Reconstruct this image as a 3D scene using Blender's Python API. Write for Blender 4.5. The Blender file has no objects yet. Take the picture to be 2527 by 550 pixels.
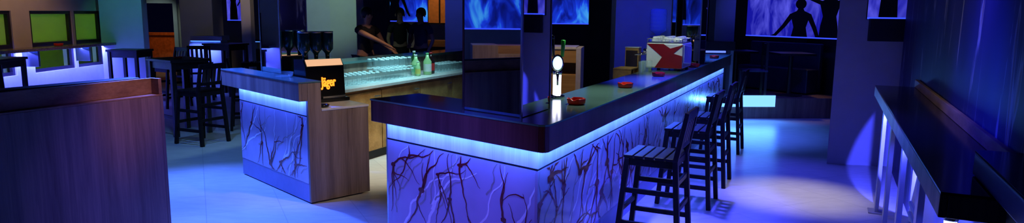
import bpy, bmesh, math, random
from mathutils import Vector, Matrix
sc = bpy.context.scene
COL = sc.collection
PI = math.pi
V = Vector

# ------------------------------------------------------------------ helpers
def new_mat(name):
    m = bpy.data.materials.new(name); m.use_nodes = True
    nt = m.node_tree; b = nt.nodes['Principled BSDF']
    return m, nt, b

def ramp(nt, fac, stops, interp='LINEAR'):
    r = nt.nodes.new('ShaderNodeValToRGB'); r.color_ramp.interpolation = interp
    el = r.color_ramp.elements
    while len(el) > 1: el.remove(el[-1])
    el[0].position = stops[0][0]; el[0].color = (*stops[0][1], 1)
    for p, c in stops[1:]:
        e = el.new(p); e.color = (*c, 1)
    nt.links.new(fac, r.inputs['Fac'])
    return r

def coords(nt, scale=(1, 1, 1), rot=(0, 0, 0)):
    tc = nt.nodes.new('ShaderNodeTexCoord'); mp = nt.nodes.new('ShaderNodeMapping')
    mp.inputs['Scale'].default_value = scale; mp.inputs['Rotation'].default_value = rot
    nt.links.new(tc.outputs['Object'], mp.inputs['Vector'])
    return mp.outputs['Vector']

def noise(nt, vec, scale, detail=3, rough=.5, dist=0):
    n = nt.nodes.new('ShaderNodeTexNoise')
    n.inputs['Scale'].default_value = scale; n.inputs['Detail'].default_value = detail
    n.inputs['Roughness'].default_value = rough; n.inputs['Distortion'].default_value = dist
    nt.links.new(vec, n.inputs['Vector'])
    return n.outputs['Fac']

def simple(name, col, rough=.5, metal=0, var=.12, vscale=14, spec=.5, coat=0):
    m, nt, b = new_mat(name)
    f = noise(nt, coords(nt), vscale, 3)
    r = ramp(nt, f, [(.3, tuple(c * (1 - var) for c in col)), (.7, tuple(min(1, c * (1 + var)) for c in col))])
    nt.links.new(r.outputs['Color'], b.inputs['Base Color'])
    b.inputs['Roughness'].default_value = rough; b.inputs['Metallic'].default_value = metal
    b.inputs['Specular IOR Level'].default_value = spec
    b.inputs['Coat Weight'].default_value = coat
    return m

def wood(name, dark, light, rough=.45, band=9, axis='z', spec=.4):
    m, nt, b = new_mat(name)
    sx = {'z': (1, 1, .04), 'x': (.04, 1, 1), 'y': (1, .04, 1)}[axis]
    v = coords(nt, sx)
    f1 = noise(nt, v, band, 2, .5)
    f2 = noise(nt, v, band * 9, 4, .6, .6)
    mx = nt.nodes.new('ShaderNodeMix'); mx.data_type = 'FLOAT'; mx.inputs[0].default_value = .35
    nt.links.new(f1, mx.inputs[2]); nt.links.new(f2, mx.inputs[3])
    mid = tuple((a + c) / 2 for a, c in zip(dark, light))
    r = ramp(nt, mx.outputs[0], [(.34, dark), (.5, mid), (.64, light)])
    nt.links.new(r.outputs['Color'], b.inputs['Base Color'])
    b.inputs['Roughness'].default_value = rough; b.inputs['Specular IOR Level'].default_value = spec
    return m

def emit(name, col, strength):
    m, nt, b = new_mat(name)
    b.inputs['Base Color'].default_value = (*[c * .5 for c in col], 1)
    b.inputs['Emission Color'].default_value = (*col, 1); b.inputs['Emission Strength'].default_value = strength
    b.inputs['Roughness'].default_value = .4
    return m

def glass(name, col, rough=.03, alpha=1.0, ior=1.45):
    m, nt, b = new_mat(name)
    b.inputs['Base Color'].default_value = (*col, 1); b.inputs['Transmission Weight'].default_value = alpha
    b.inputs['Roughness'].default_value = rough; b.inputs['IOR'].default_value = ior
    return m

class MB:
    """collects shapes, builds ONE mesh object"""
    def __init__(s): s.v = []; s.f = []; s.m = []
    def add(s, vs, fs, mi=0):
        o = len(s.v); s.v += [tuple(x) for x in vs]; s.f += [[i + o for i in f] for f in fs]; s.m += [mi] * len(fs); return s
    def box(s, c, size, R=None, mi=0):
        hx, hy, hz = [q / 2 for q in size]
        vs = [V((x, y, z)) for x in (-hx, hx) for y in (-hy, hy) for z in (-hz, hz)]
        if R is not None: vs = [R @ q for q in vs]
        vs = [q + V(c) for q in vs]
        return s.add(vs, [(0, 1, 3, 2), (4, 6, 7, 5), (0, 4, 5, 1), (2, 3, 7, 6), (0, 2, 6, 4), (1, 5, 7, 3)], mi)
    def mm(s, a, b, mi=0):
        return s.box([(p + q) / 2 for p, q in zip(a, b)], [abs(q - p) for p, q in zip(a, b)], None, mi)
    def prism(s, poly, z0, z1, mi=0):
        n = len(poly)
        ar = sum(poly[i][0] * poly[(i + 1) % n][1] - poly[(i + 1) % n][0] * poly[i][1] for i in range(n))
        if ar < 0: poly = list(reversed(poly))
        vs = [(x, y, z0) for x, y in poly] + [(x, y, z1) for x, y in poly]
        fs = [list(range(n))[::-1], list(range(n, 2 * n))] + [(i, (i + 1) % n, n + (i + 1) % n, n + i) for i in range(n)]
        return s.add(vs, fs, mi)
    def extrude(s, pts, d, mi=0):
        """planar 3D polygon pts pushed along vector d"""
        n = len(pts); d = V(d); pts = [V(p) for p in pts]
        vs = pts + [p + d for p in pts]
        nrm = V((0, 0, 0))
        for i in range(n): nrm += pts[i].cross(pts[(i + 1) % n])
        fs = [list(range(n))[::-1], list(range(n, 2 * n))] + [(i, (i + 1) % n, n + (i + 1) % n, n + i) for i in range(n)]
        if nrm.dot(d) < 0: fs = [list(f)[::-1] for f in fs]
        return s.add(vs, fs, mi)
    def bar(s, p0, p1, w, h, mi=0, up=(0, 0, 1), w1=None, h1=None):
        p0, p1 = V(p0), V(p1); d = (p1 - p0).normalized(); u = V(up)
        if abs(d.dot(u)) > .95: u = V((0, 1, 0))
        a = d.cross(u).normalized(); b_ = a.cross(d)
        w1 = w1 or w; h1 = h1 or h
        vs = []
        for p, ww, hh in ((p0, w, h), (p1, w1, h1)):
            for x, y in ((-1, -1), (1, -1), (1, 1), (-1, 1)): vs.append(p + a * x * ww / 2 + b_ * y * hh / 2)
        return s.add(vs, [(3, 2, 1, 0), (4, 5, 6, 7)] + [(i, (i + 1) % 4, 4 + (i + 1) % 4, 4 + i) for i in range(4)], mi)
    def tube(s, p0, p1, r0, r1=None, n=12, mi=0):
        p0, p1 = V(p0), V(p1); d = (p1 - p0).normalized(); u = V((0, 0, 1)) if abs(d.z) < .9 else V((1, 0, 0))
        a = d.cross(u).normalized(); b_ = d.cross(a); r1 = r0 if r1 is None else r1
        vs = []
        for p, r in ((p0, r0), (p1, r1)):
            for i in range(n):
                t = 2 * PI * i / n; vs.append(p + (a * math.cos(t) + b_ * math.sin(t)) * r)
        return s.add(vs, [list(range(n))[::-1], list(range(n, 2 * n))] + [(i, (i + 1) % n, n + (i + 1) % n, n + i) for i in range(n)], mi)
    def lathe(s, prof, n=20, c=(0, 0, 0), M=None, mi=0, cap=True):
        vs = []
        for r, z in prof:
            for i in range(n):
                t = 2 * PI * i / n; p = V((r * math.cos(t), r * math.sin(t), z))
                if M is not None: p = M @ p
                vs.append(p + V(c))
        fs = []
        for k in range(len(prof) - 1):
            for i in range(n):
                j = (i + 1) % n; fs.append((k * n + i, k * n + j, (k + 1) * n + j, (k + 1) * n + i))
        if cap:
            fs.append(list(range(n))[::-1]); o = (len(prof) - 1) * n; fs.append(list(range(o, o + n)))
        return s.add(vs, fs, mi)
    def build(s, name, mats, parent=None, bevel=0, smooth=False, fix=True):
        me = bpy.data.meshes.new(name); me.from_pydata(s.v, [], s.f)
        mats = mats if isinstance(mats, (list, tuple)) else [mats]
        for m in mats: me.materials.append(m)
        for p, mi in zip(me.polygons, s.m): p.material_index = mi; p.use_smooth = smooth
        if fix:
            bm = bmesh.new(); bm.from_mesh(me); bmesh.ops.recalc_face_normals(bm, faces=bm.faces); bm.to_mesh(me); bm.free()
        o = bpy.data.objects.new(name, me); COL.objects.link(o)
        if parent is not None: o.parent = parent
        if bevel:
            b = o.modifiers.new('bevel', 'BEVEL'); b.width = bevel; b.segments = 2; b.limit_method = 'ANGLE'; b.angle_limit = .7
        return o

def tag(o, label, cat, group=None, kind=None):
    o['label'] = label; o['category'] = cat
    if group: o['group'] = group
    if kind: o['kind'] = kind
    return o
def thing(name, label, cat, loc=(0, 0, 0), rz=0, group=None):
    o = bpy.data.objects.new(name, None); o.empty_display_size = .1; COL.objects.link(o)
    o.location = loc; o.rotation_euler = (0, 0, rz)
    return tag(o, label, cat, group)
def struct(o): o['kind'] = 'structure'; return o
KIDS = {}
def dup(root, loc, rz, label, group=None):
    r = root.copy(); COL.objects.link(r); r.location = loc; r.rotation_euler = (0, 0, rz); r['label'] = label
    if group: r['group'] = group
    for ch in [x for x in root.children]:
        c = ch.copy(); COL.objects.link(c); c.parent = r
        for g in [x for x in ch.children]:
            d = g.copy(); COL.objects.link(d); d.parent = c
    return r

# ------------------------------------------------------------------ camera
F, CXp, CYp = 1633.0, 1263.5, 275.0
CH, PITCH, ROLL = 1.72, .1491, .0108
cam = bpy.data.cameras.new('camera'); co = bpy.data.objects.new('camera', cam); COL.objects.link(co)
cam.sensor_width = 36; cam.lens = 36 * F / 2527; cam.clip_start = .05; cam.clip_end = 100
c_, s_ = math.cos(PITCH), math.sin(PITCH)
fw = V((0, c_, -s_)); X0 = V((1, 0, 0)); D0 = V((0, -s_, -c_))
R_ = X0 * math.cos(ROLL) - D0 * math.sin(ROLL); Dn = X0 * math.sin(ROLL) + D0 * math.cos(ROLL); U_ = -Dn
M = Matrix.Identity(4)
for i in range(3): M[i][0] = R_[i]; M[i][1] = U_[i]; M[i][2] = -fw[i]
M.translation = V((0, 0, CH)); co.matrix_world = M
sc.camera = co

# ------------------------------------------------------------------ materials
WALNUT = wood('walnut_veneer', (.10, .062, .048), (.27, .18, .13))
WALNUT_D = wood('dark_walnut_veneer', (.075, .036, .038), (.17, .085, .08), .35)
OAK_END = wood('grey_walnut_veneer', (.13, .088, .065), (.34, .25, .185), .4)
WALN_H = wood('walnut_edge', (.14, .07, .035), (.32, .18, .09), .45, 9, 'y')
ORANGE = wood('honey_wood', (.30, .15, .04), (.55, .31, .11), .5, 6, 'x')
BLACKW = simple('black_stained_wood', (.018, .013, .014), .38, 0, .3, 30)
STOOLW = simple('dark_stained_wood', (.010, .007, .009), .40, 0, .3, 30, .15)
BACKST = wood('dark_brown_slats', (.03, .018, .014), (.06, .035, .026), .4)
GLASSTOP = simple('dark_green_glass', (.075, .145, .14), .15, 0, .1, 3, .6)
GEDGE = simple('glass_edge_green', (.10, .42, .30), .1, 0, .1, 8, .8)
GLOWP = wood('pale_veneer', (.66, .62, .60), (.92, .90, .88), .5, 8)
PRINTBG = simple('printed_panel_white', (.50, .44, .58), .22, 0, .12, 3)
PRINTR = simple('print_dark_red', (.17, .010, .015), .22, 0, .3, 9)
PRINTW = simple('print_white', (.95, .93, .95), .22, 0, .05)
PRINTO = simple('print_olive', (.37, .32, .30), .22, 0, .15)
SKIRT = simple('grey_skirt_panel', (.22, .22, .40), .3, 0, .05)
LED = emit('blue_led', (.05, .16, 1.0), 3)
LEDW = emit('cool_led_spot', (.45, .6, 1.0), 5)
STEEL = simple('brushed_steel', (.62, .62, .64), .25, 1, .08, 40)
CHROME = simple('chrome', (.8, .8, .82), .08, 1, .03)
DARKMET = simple('black_metal', (.02, .02, .024), .35, .6, .2)
BLACK = simple('matt_black', (.008, .008, .010), .6, 0, .2)
BLKGL = simple('gloss_black', (.008, .008, .010), .12, 0, .1)
WORKTOP = simple('pale_worktop', (.62, .60, .57), .25, 0, .08, 20)
REDPL = simple('red_plastic', (.62, .022, .008), .22, 0, .1)
WHITEPL = simple('white_plastic', (.80, .80, .79), .3, 0, .04)
CERAM = simple('white_porcelain', (.85, .85, .84), .15, 0, .03)
BLUEST = simple('pale_painted_steel', (.26, .26, .32), .35, .2, .05)
NAVYF = simple('navy_leather', (.028, .028, .065), .45, 0, .2, 40)
m, nt, b = new_mat('mirror'); b.inputs['Metallic'].default_value = 1; b.inputs['Roughness'].default_value = .015
f = noise(nt, coords(nt), 2); r = ramp(nt, f, [(.3, (.80, .82, .84)), (.7, (.84, .86, .88))]); nt.links.new(r.outputs['Color'], b.inputs['Base Color'])
MIRROR = m
CLEAR = simple('clear_glass', (.55, .78, .80), .08, 0, .05, 9, .8)
CLEAR.node_tree.nodes['Principled BSDF'].inputs['Alpha'].default_value = .13
WATERB = simple('blue_bottle_plastic', (.35, .55, 1.0), .12, 0, .05, 5, .8)
WATERB.node_tree.nodes['Principled BSDF'].inputs['Alpha'].default_value = .5
FOOT = simple('thick_glass_base', (.80, .98, .98), .08, 0, .05, 9, .8)
FOOT.node_tree.nodes['Principled BSDF'].inputs['Alpha'].default_value = .8
GREENB = glass('green_bottle_glass', (.10, .45, .12), .05, .9)
PANE = glass('window_glass', (.9, .97, .93), .0, 1, 1.02)

def floor_mat():
    m, nt, b = new_mat('grey_floor_tiles')
    v = coords(nt, (1, 1, 1), (0, 0, math.radians(-25.5)))
    br = nt.nodes.new('ShaderNodeTexBrick'); br.offset = 0
    br.inputs['Scale'].default_value = 1; br.inputs['Brick Width'].default_value = .6; br.inputs['Row Height'].default_value = .6
    br.inputs['Mortar Size'].default_value = .004; br.inputs['Mortar Smooth'].default_value = .3
    br.inputs['Color1'].default_value = (.44, .42, .39, 1); br.inputs['Color2'].default_value = (.48, .46, .42, 1); br.inputs['Mortar'].default_value = (.34, .32, .30, 1)
    nt.links.new(v, br.inputs['Vector'])
    f = noise(nt, coords(nt, (1, 3, 1), (0, 0, .5)), 5, 5, .6)
    rr = ramp(nt, f, [(.3, (.82, .82, .82)), (.7, (1.0, 1.0, 1.0))])
    mx = nt.nodes.new('ShaderNodeMix'); mx.data_type = 'RGBA'; mx.blend_type = 'MULTIPLY'; mx.inputs[0].default_value = 1
    nt.links.new(br.outputs['Color'], mx.inputs[6]); nt.links.new(rr.outputs['Color'], mx.inputs[7])
    nt.links.new(mx.outputs[2], b.inputs['Base Color'])
    b.inputs['Roughness'].default_value = .33; b.inputs['Specular IOR Level'].default_value = .4
    return m
FLOOR = floor_mat()
PLAST = simple('beige_plaster', (.62, .55, .45), .8, 0, .05, 4)
PLASTW = simple('white_plaster', (.72, .71, .70), .75, 0, .04, 4)
DARKWALL = simple('dark_wall_paint', (.02, .02, .03), .6, 0, .2, 3)
GREYWALL = simple('grey_plaster', (.42, .42, .43), .7, 0, .05, 4)

def art_mat():
    m, nt, b = new_mat('dripping_paint_mural')
    # along-wall direction is L: project object coords; tall thin drips
    v = coords(nt, (6.5, 6.5, .75), (0, 0, 0))
    f = noise(nt, v, 1.0, 4, .55, .9)
    r = ramp(nt, f, [(.0, (.010, .008, .05)), (.56, (.012, .010, .06)), (.61, (.20, .21, .24)), (.65, (.13, .09, .08)), (.70, (.014, .012, .06)), (1, (.02, .02, .06))])
    f2 = noise(nt, coords(nt, (1, 1, .6)), 1.1, 2)
    r2 = ramp(nt, f2, [(.35, (.35, .35, .4)), (.65, (1.5, 1.5, 1.5))])
    mx = nt.nodes.new('ShaderNodeMix'); mx.data_type = 'RGBA'; mx.blend_type = 'MULTIPLY'; mx.inputs[0].default_value = 1
    nt.links.new(r.outputs['Color'], mx.inputs[6]); nt.links.new(r2.outputs['Color'], mx.inputs[7])
    nt.links.new(mx.outputs[2], b.inputs['Base Color'])
    b.inputs['Roughness'].default_value = .5; b.inputs['Specular IOR Level'].default_value = .2
    return m
ART = art_mat()

def mural_dark():
    m, nt, b = new_mat('dark_portrait_mural')
    f = noise(nt, coords(nt, (1, 1, .7)), 2.3, 5, .6, .8)
    r = ramp(nt, f, [(.35, (.006, .005, .007)), (.55, (.03, .016, .02)), (.66, (.11, .03, .02)), (.8, (.05, .04, .05))])
    nt.links.new(r.outputs['Color'], b.inputs['Base Color']); b.inputs['Roughness'].default_value = .4
    return m
MURAL = mural_dark()

def lightbox_mat(name, lo, hi, strength, sx=3.0, th=(.38, .62)):
    m, nt, b = new_mat(name)
    f = noise(nt, coords(nt, (sx, sx, .7)), 1.6, 4, .6, .5)
    r = ramp(nt, f, [(th[0], lo), (th[1], hi)])
    b.inputs['Base Color'].default_value = (.02, .02, .04, 1)
    nt.links.new(r.outputs['Color'], b.inputs['Emission Color']); b.inputs['Emission Strength'].default_value = strength
    b.inputs['Roughness'].default_value = .3
    return m
LBOX = lightbox_mat('backlit_print_violet', (.008, .008, .36), (.13, .13, .95), .95, 2.2, (.44, .72))
def smoke_mat(name, zb):
    m, nt, b = new_mat(name)
    tc = nt.nodes.new('ShaderNodeTexCoord'); sp = nt.nodes.new('ShaderNodeSeparateXYZ'); nt.links.new(tc.outputs['Object'], sp.inputs[0])
    f = noise(nt, coords(nt, (1.9, 1.9, .9)), 1.7, 3, .5, 1.2)
    mr = nt.nodes.new('ShaderNodeMapRange'); mr.inputs['From Min'].default_value = zb; mr.inputs['From Max'].default_value = zb + .9
    mr.inputs['To Min'].default_value = .16; mr.inputs['To Max'].default_value = -.06; nt.links.new(sp.outputs['Z'], mr.inputs['Value'])
    ad = nt.nodes.new('ShaderNodeMath'); ad.operation = 'ADD'; nt.links.new(f, ad.inputs[0]); nt.links.new(mr.outputs[0], ad.inputs[1])
    r = ramp(nt, ad.outputs[0], [(.30, (.002, .004, .05)), (.50, (.004, .012, .30)), (.64, (.010, .05, .85)), (.74, (.04, .30, 1.0)), (.85, (.10, .5, 1.0))])
    b.inputs['Base Color'].default_value = (.02, .02, .04, 1); b.inputs['Roughness'].default_value = .3
    nt.links.new(r.outputs['Color'], b.inputs['Emission Color']); b.inputs['Emission Strength'].default_value = .85
    return m
LBOXC = smoke_mat('backlit_print_blue_smoke', 1.44)
LBOXD = lightbox_mat('backlit_print_deep_blue', (.003, .003, .06), (.02, .03, .40), .7, 1.5)
FIGC = emit('backlit_cyan_figure', (.05, .30, .95), 1.1)
SILH = simple('black_silhouette', (.004, .004, .012), .4)

# ------------------------------------------------------------------ the plan of the bar
B = V((.189, 3.614)); aS, aL = math.radians(138.48), math.radians(64.46)
S2 = V((math.cos(aS), math.sin(aS))); L2 = V((math.cos(aL), math.sin(aL)))
NO = V((L2.y, -L2.x))            # away from the bar, towards the stools
NI = -NO
def W(t, p): return B + L2 * t + NI * p      # t metres along the long front, p metres inwards
LS, LL = 1.6, 7.5
def offset_path(pts, d):
    """offset an open polyline to its inner (left-hand, going A->B->C reversed) side"""
    out = []
    for i, p in enumerate(pts):
        ns = []
        if i > 0: e = (pts[i] - pts[i - 1]).normalized(); ns.append(V((-e.y, e.x)))
        if i < len(pts) - 1: e = (pts[i + 1] - pts[i]).normalized(); ns.append(V((-e.y, e.x)))
        n = sum(ns, V((0, 0))); n.normalize()
        k = 1 / max(.3, n.dot(ns[0]))
        out.append(p + n * d * k)
    return out
A_ = V((0, 0)) + S2 * LS; C_ = L2 * LL
rc = .05
PATH = [A_, S2 * rc, (S2 * rc * .32 + L2 * rc * .32), L2 * rc, C_]      # local to B, runs end -> corner -> far
SHARP = [A_, V((0, 0)), C_]
def strip(d0, d1, z0, z1, mb, mi=0, cut=0, path=None):
    path = path or (PATH if d1 <= .04 else SHARP)
    pth = [p.copy() for p in path]
    if cut: pth[0] = pth[0] - S2 * cut
    a = offset_path(pth, d0); b_ = offset_path(pth, d1)
    for i in range(len(pth) - 1):
        mb.prism([a[i], a[i + 1], b_[i + 1], b_[i]], z0, z1, mi)
    return mb
SIGN = 1
# inner side check: offset positive must go inside (towards NI)
if (offset_path(PATH, .1)[-1] - PATH[-1]).dot(NI) < 0: 
    _op = offset_path
    def offset_path(pts, d): return _op(pts, -d)

# branch print -----------------------------------------------------------
def ribbon(mb, to3, pts, w0, w1, mi, lift):
    n = len(pts); vs = []
    for i, p in enumerate(pts):
        a = pts[max(0, i - 1)]; c = pts[min(n - 1, i + 1)]
        d = (c - a).normalized(); q = V((-d.y, d.x)); w = w0 + (w1 - w0) * i / (n - 1)
        vs += [to3(p + q * w / 2, lift), to3(p - q * w / 2, lift)]
    mb.add(vs, [(2 * i, 2 * i + 1, 2 * i + 3, 2 * i + 2) for i in range(n - 1)], mi)
def print_panel(mb, o, du, nrm, width, height, seed, dens=1.0, bold=1.0):
    """flat branch pattern laid on a panel: o = lower left corner"""
    rnd = random.Random(seed); o = V(o); du = V((du.x, du.y, 0)); nr = V((nrm.x, nrm.y, 0))
    def to3(p, lift):
        return o + du * min(max(p.x, 0.005), width - .005) + V((0, 0, min(max(p.y, .005), height - .005))) + nr * lift
    def walk(p, ang, steps, step, wob, pull=0):
        pts = [V(p)]; base = ang
        for i in range(steps):
            ang += rnd.uniform(-wob, wob) + (base - ang) * .25
            pts.append(pts[-1] + V((math.cos(ang), math.sin(ang))) * step)
        return pts
    def clip(pts):
        return [p for p in pts if -.02 < p.x < width + .02 and -.02 < p.y < height + .02]
    for k in range(int(7 * width * dens)):           # flowing white and olive bands
        x = rnd.uniform(-.3, width); y = rnd.uniform(-.1, height * .7)
        pts = clip(walk((x, y), rnd.uniform(.75, 1.15), 22, .035, .45))
        if len(pts) > 4: ribbon(mb, to3, pts, rnd.uniform(.010, .030), .006, 2 if k % 3 != 1 else 3, .0010)
    for k in range(int(5 * width * dens)):
        x = rnd.uniform(-.2, width); y = rnd.uniform(0, height * .8)
        pts = clip(walk((x, y), rnd.uniform(.2, 1.2), 16, .03, .6))
        if len(pts) > 4: ribbon(mb, to3, pts, .014, .004, 3, .0012)
    nb = int(6 * width * dens)
    for k in range(nb):                                # red branching cells
        x = width * (k + rnd.uniform(.1, .9)) / nb; y = rnd.uniform(.05, height * .95)
        p = V((x, y)); r0 = rnd.uniform(.012, .028) * bold
        ns = 10; body = [to3(p + V((math.cos(2 * PI * i / ns) * r0 * rnd.uniform(1.0, 1.7), math.sin(2 * PI * i / ns) * r0 * rnd.uniform(.6, 1.0))), .0022) for i in range(ns)]
        mb.add(body, [list(range(ns))], 1)
        for j in range(rnd.choice((2, 3, 3, 4))):
            ang = rnd.choice((1.1, 1.3, -2.0, -1.8, .4, -1.2, 2.0)) + rnd.uniform(-.3, .3)
            pts = clip(walk(p, ang, rnd.randint(9, 20), .026, .38))
            if len(pts) < 4: continue
            ribbon(mb, to3, pts, r0 * 1.0, .003, 1, .0018)
            for q in range(rnd.choice((0, 1, 1))):
                s0 = pts[rnd.randint(2, len(pts) - 2)]
                p2 = clip(walk(s0, ang + rnd.choice((-.8, .8)), rnd.randint(6, 13), .022, .4))
                if len(p2) > 3: ribbon(mb, to3, p2, .011 * bold, .003, 1, .0020)

# ------------------------------------------------------------------ the bar
BT, BF, INS, BG, SK = 1.10, .938, .101, .812, .17
bar = thing('bar_counter', 'long walnut bar with dark glass top and glowing blue band above branch printed panels', 'bar counter', (B.x, B.y, 0))
mb = MB(); strip(0, .03, BF, 1.088, mb); 
# end boards of the fascia
a0 = offset_path(PATH, 0)[0]; a1 = offset_path(PATH, .44)[0]
mb.prism([a0, a1, a1 - S2 * .03, a0 - S2 * .03], BF, 1.088)
e0 = offset_path(PATH, 0)[-1]; e1 = offset_path(PATH, .44)[-1]
mb.prism([e0, e1, e1 - L2 * .03, e0 - L2 * .03], BF, 1.088)
mb.build('fascia', WALNUT_D, bar, .004)
mb = MB(); strip(.032, .40, 1.05, 1.085, mb); mb.build('top_board', WALNUT, bar)
mb = MB(); gp = offset_path(PATH, -.004) + offset_path(SHARP, .45)[::-1]
mb.prism([(q.x, q.y) for q in gp], 1.088, BT)
g = mb.build('glass_top', [GLASSTOP], bar)
mb = MB(); strip(-.0065, -.004, 1.089, 1.099, mb); mb.build('glass_edge', GEDGE, bar)['label'] = 'pale green polished glass edge'
mb = MB(); strip(INS, INS + .018, BG, 1.05, mb, 0, .055); mb.build('glow_panel', GLOWP, bar)['label'] = 'pale panel lit blue under the overhang'
mb = MB(); strip(.045, .06, BF + .002, BF + .02, mb, 0, .055); mb.build('light_strip', LED, bar)
mb = MB(); strip(INS + .004, INS + .022, BG - .014, BG - .001, mb, 0, .055); mb.build('shadow_gap', BLACK, bar)
# printed panels
cpath = offset_path([A_, V((0, 0)), C_], INS)
p0 = cpath[0] - S2 * .055; p1 = cpath[1]; p2 = cpath[2]
nS = V((-S2.y, S2.x)); nS = nS if nS.dot(p1 - offset_path([A_, V((0, 0)), C_], INS + .1)[1]) > 0 else -nS
mb = MB(); w = (p1 - p0).length
mb.prism([p0, p1, offset_path([A_, V((0, 0)), C_], INS + .018)[1], p0 - nS * .018], SK, BG - .014)
print_panel(mb, (p0.x, p0.y, SK), (p1 - p0).normalized(), nS, w, BG - .014 - SK, 11, 1.25, 1.0)
mb.build('front_panel', [PRINTBG, PRINTR, PRINTW, PRINTO], bar, fix=False)['label'] = 'white panel printed with dark red branching cells'
npan = 4; dl = (p2 - p1) / npan
for i in range(npan):
    q0, q1 = p1 + dl * i, p1 + dl * (i + 1) - L2 * .006
    mb = MB(); mb.prism([q0, q1, q1 + NI * .018, q0 + NI * .018], SK, BG - .014)
    print_panel(mb, (q0.x, q0.y, SK), L2, NO, (q1 - q0).length, BG - .014 - SK, 30 + i, 1.3, 1.5)
    mb.build('side_panel', [PRINTBG, PRINTR, PRINTW, PRINTO], bar, fix=False)
mb = MB(); strip(INS + .002, INS + .02, 0, SK - .004, mb, 0, .055); mb.build('skirt', SKIRT, bar)
mb = MB(); strip(INS + .022, INS + .09, 0.0, 1.05, mb, 0, .055)
k0 = offset_path(PATH, INS + .0)[0] - S2 * .04; k1 = offset_path(PATH, .80)[0] - S2 * .04
mb.build('core_wall', WALNUT, bar)
mb = MB(); mb.prism([k0, offset_path(PATH, INS + .10)[0] - S2 * .04, offset_path(PATH, INS + .10)[0] - S2 * .055, k0 - S2 * .015], 0, 1.05); mb.build('end_trim', STEEL, bar)
ip = [A_ - S2 * .25, V((0, 0)), C_ - L2 * .05]
mb = MB(); strip(.20, .80, .845, .87, mb, 0, 0, ip); mb.build('worktop', WORKTOP, bar)
mb = MB(); strip(.20, .76, .08, .842, mb, 0, 0, ip); mb.build('under_cabinet', ORANGE, bar)

# ------------------------------------------------------------------ service counter (left of the gap)
K = V((-1.786, 5.73)); kang = math.radians(134.1)
ku = V((math.cos(kang), math.sin(kang))); kv = V((ku.y, -ku.x))
def Kp(t, d): return ku * t + kv * d
KL, KD, HW, HT, FB = 1.50, .605, .852, 1.10, .931
ks = thing('service_counter', 'short walnut counter with raised ledge and blue glow, left of the gap into the bar', 'counter', (K.x, K.y, 0))
def kq(mb, t0, t1, d0, d1, z0, z1, mi=0): return mb.prism([Kp(t0, d0), Kp(t1, d0), Kp(t1, d1), Kp(t0, d1)], z0, z1, mi)
# end panel: L-shaped board
mb = MB(); pts = []
for d, z in ((0, .012), (KD, .012), (KD, HW - .022), (.128, HW - .022), (.128, HT - .012), (0, HT - .012)):
    q = Kp(0, d); pts.append((q.x, q.y, z))
mb.extrude(pts, (ku.x * .03, ku.y * .03, 0)); mb.build('end_panel', OAK_END, ks, .003)
mb = MB(); kq(mb, .0, KL + .24, -.082, -.055, FB, HT - .012); kq(mb, .0, .03, -.055, -.001, FB, HT - .012); kq(mb, KL + .21, KL + .24, -.055, .14, FB, HT - .012)
mb.build('fascia', OAK_END, ks, .003)
mb = MB(); kq(mb, .032, KL + .208, -.053, .128, 1.05, HT - .014); mb.build('ledge_board', WALNUT, ks)
mb = MB(); kq(mb, -.004, KL + .244, -.086, .135, HT - .0115, HT); mb.build('ledge_top', GLASSTOP, ks, .002)
mb = MB(); kq(mb, .032, KL, .0, .018, .797, 1.05); mb.build('glow_panel', GLOWP, ks)['label'] = 'pale panel lit blue under the ledge'
mb = MB(); kq(mb, .04, KL, -.045, -.03, FB + .002, FB + .02); mb.build('light_strip', LED, ks)
mb = MB(); q0 = Kp(KL, .0); q1 = Kp(.032, .0); zz = .18
mb.prism([Kp(.032, 0), Kp(KL, 0), Kp(KL, .018), Kp(.032, .018)], zz, .785)
print_panel(mb, (q0.x, q0.y, zz), -ku, -kv, (q1 - q0).length, .785 - zz, 5, .9, .9)
mb.build('front_panel', [PRINTBG, PRINTR, PRINTW, PRINTO], ks, fix=False)['label'] = 'white panel printed with branching cells'
mb = MB(); kq(mb, .032, KL, .004, .018, .785, .797); mb.build('shadow_gap', BLACK, ks)
mb = MB(); kq(mb, .032, KL, .002, .018, .01, .178); mb.build('skirt', SKIRT, ks)
mb = MB(); kq(mb, .032, KL, .02, .125, .03, 1.05); mb.build('core_wall', WALNUT, ks)
mb = MB(); kq(mb, -.004, KL, .129, KD + .006, HW - .021, HW); mb.build('worktop', WORKTOP, ks, .003)
mb = MB(); kq(mb, .032, KL, .129, KD - .02, .03, HW - .022); mb.build('carcass', ORANGE, ks)
mb = MB(); kq(mb, .05, KL - .02, .03, KD - .05, 0, .03); mb.build('plinth', BLACK, ks)

# ------------------------------------------------------------------ near wooden counter (left foreground)
lc = V((-2.555, 4.80))
wc = thing('wooden_counter', 'big walnut counter in the left foreground with stepped ledge and black top', 'counter', (lc.x, lc.y, 0))
def Q(t, p): return L2 * (-t) + NI * p        # t towards the camera, p back from the face
def qq(mb, t0, t1, p0, p1, z0, z1, mi=0): return mb.prism([Q(t0, p0), Q(t1, p0), Q(t1, p1), Q(t0, p1)], z0, z1, mi)
LEN = 2.6
mb = MB(); qq(mb, 0.026, LEN, 0, .02, 0, 1.088); mb.build('front_panel', WALNUT, wc, .002)
mb = MB(); qq(mb, 0, .025, 0, .62, 0, 1.088); mb.build('end_panel', WALNUT, wc, .002)
mb = MB(); qq(mb, 0, LEN, 0, .62, 1.089, 1.10); mb.build('ledge', WALN_H, wc, .002)
mb = MB(); mb.prism([Q(0, .085), Q(1.4, .03), Q(LEN, .03), Q(LEN, .055), Q(1.4, .055), Q(0, .11)], 1.101, 1.215); mb.build('upstand', WALN_H, wc, .002)
mb = MB(); qq(mb, 0, .025, .006, .084, 1.101, 1.215); mb.build('end_cap', WALN_H, wc, .002)
mb = MB(); qq(mb, .08, LEN, .115, .23, 1.101, 1.222); mb.build('top', BLACK, wc, .012)
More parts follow.
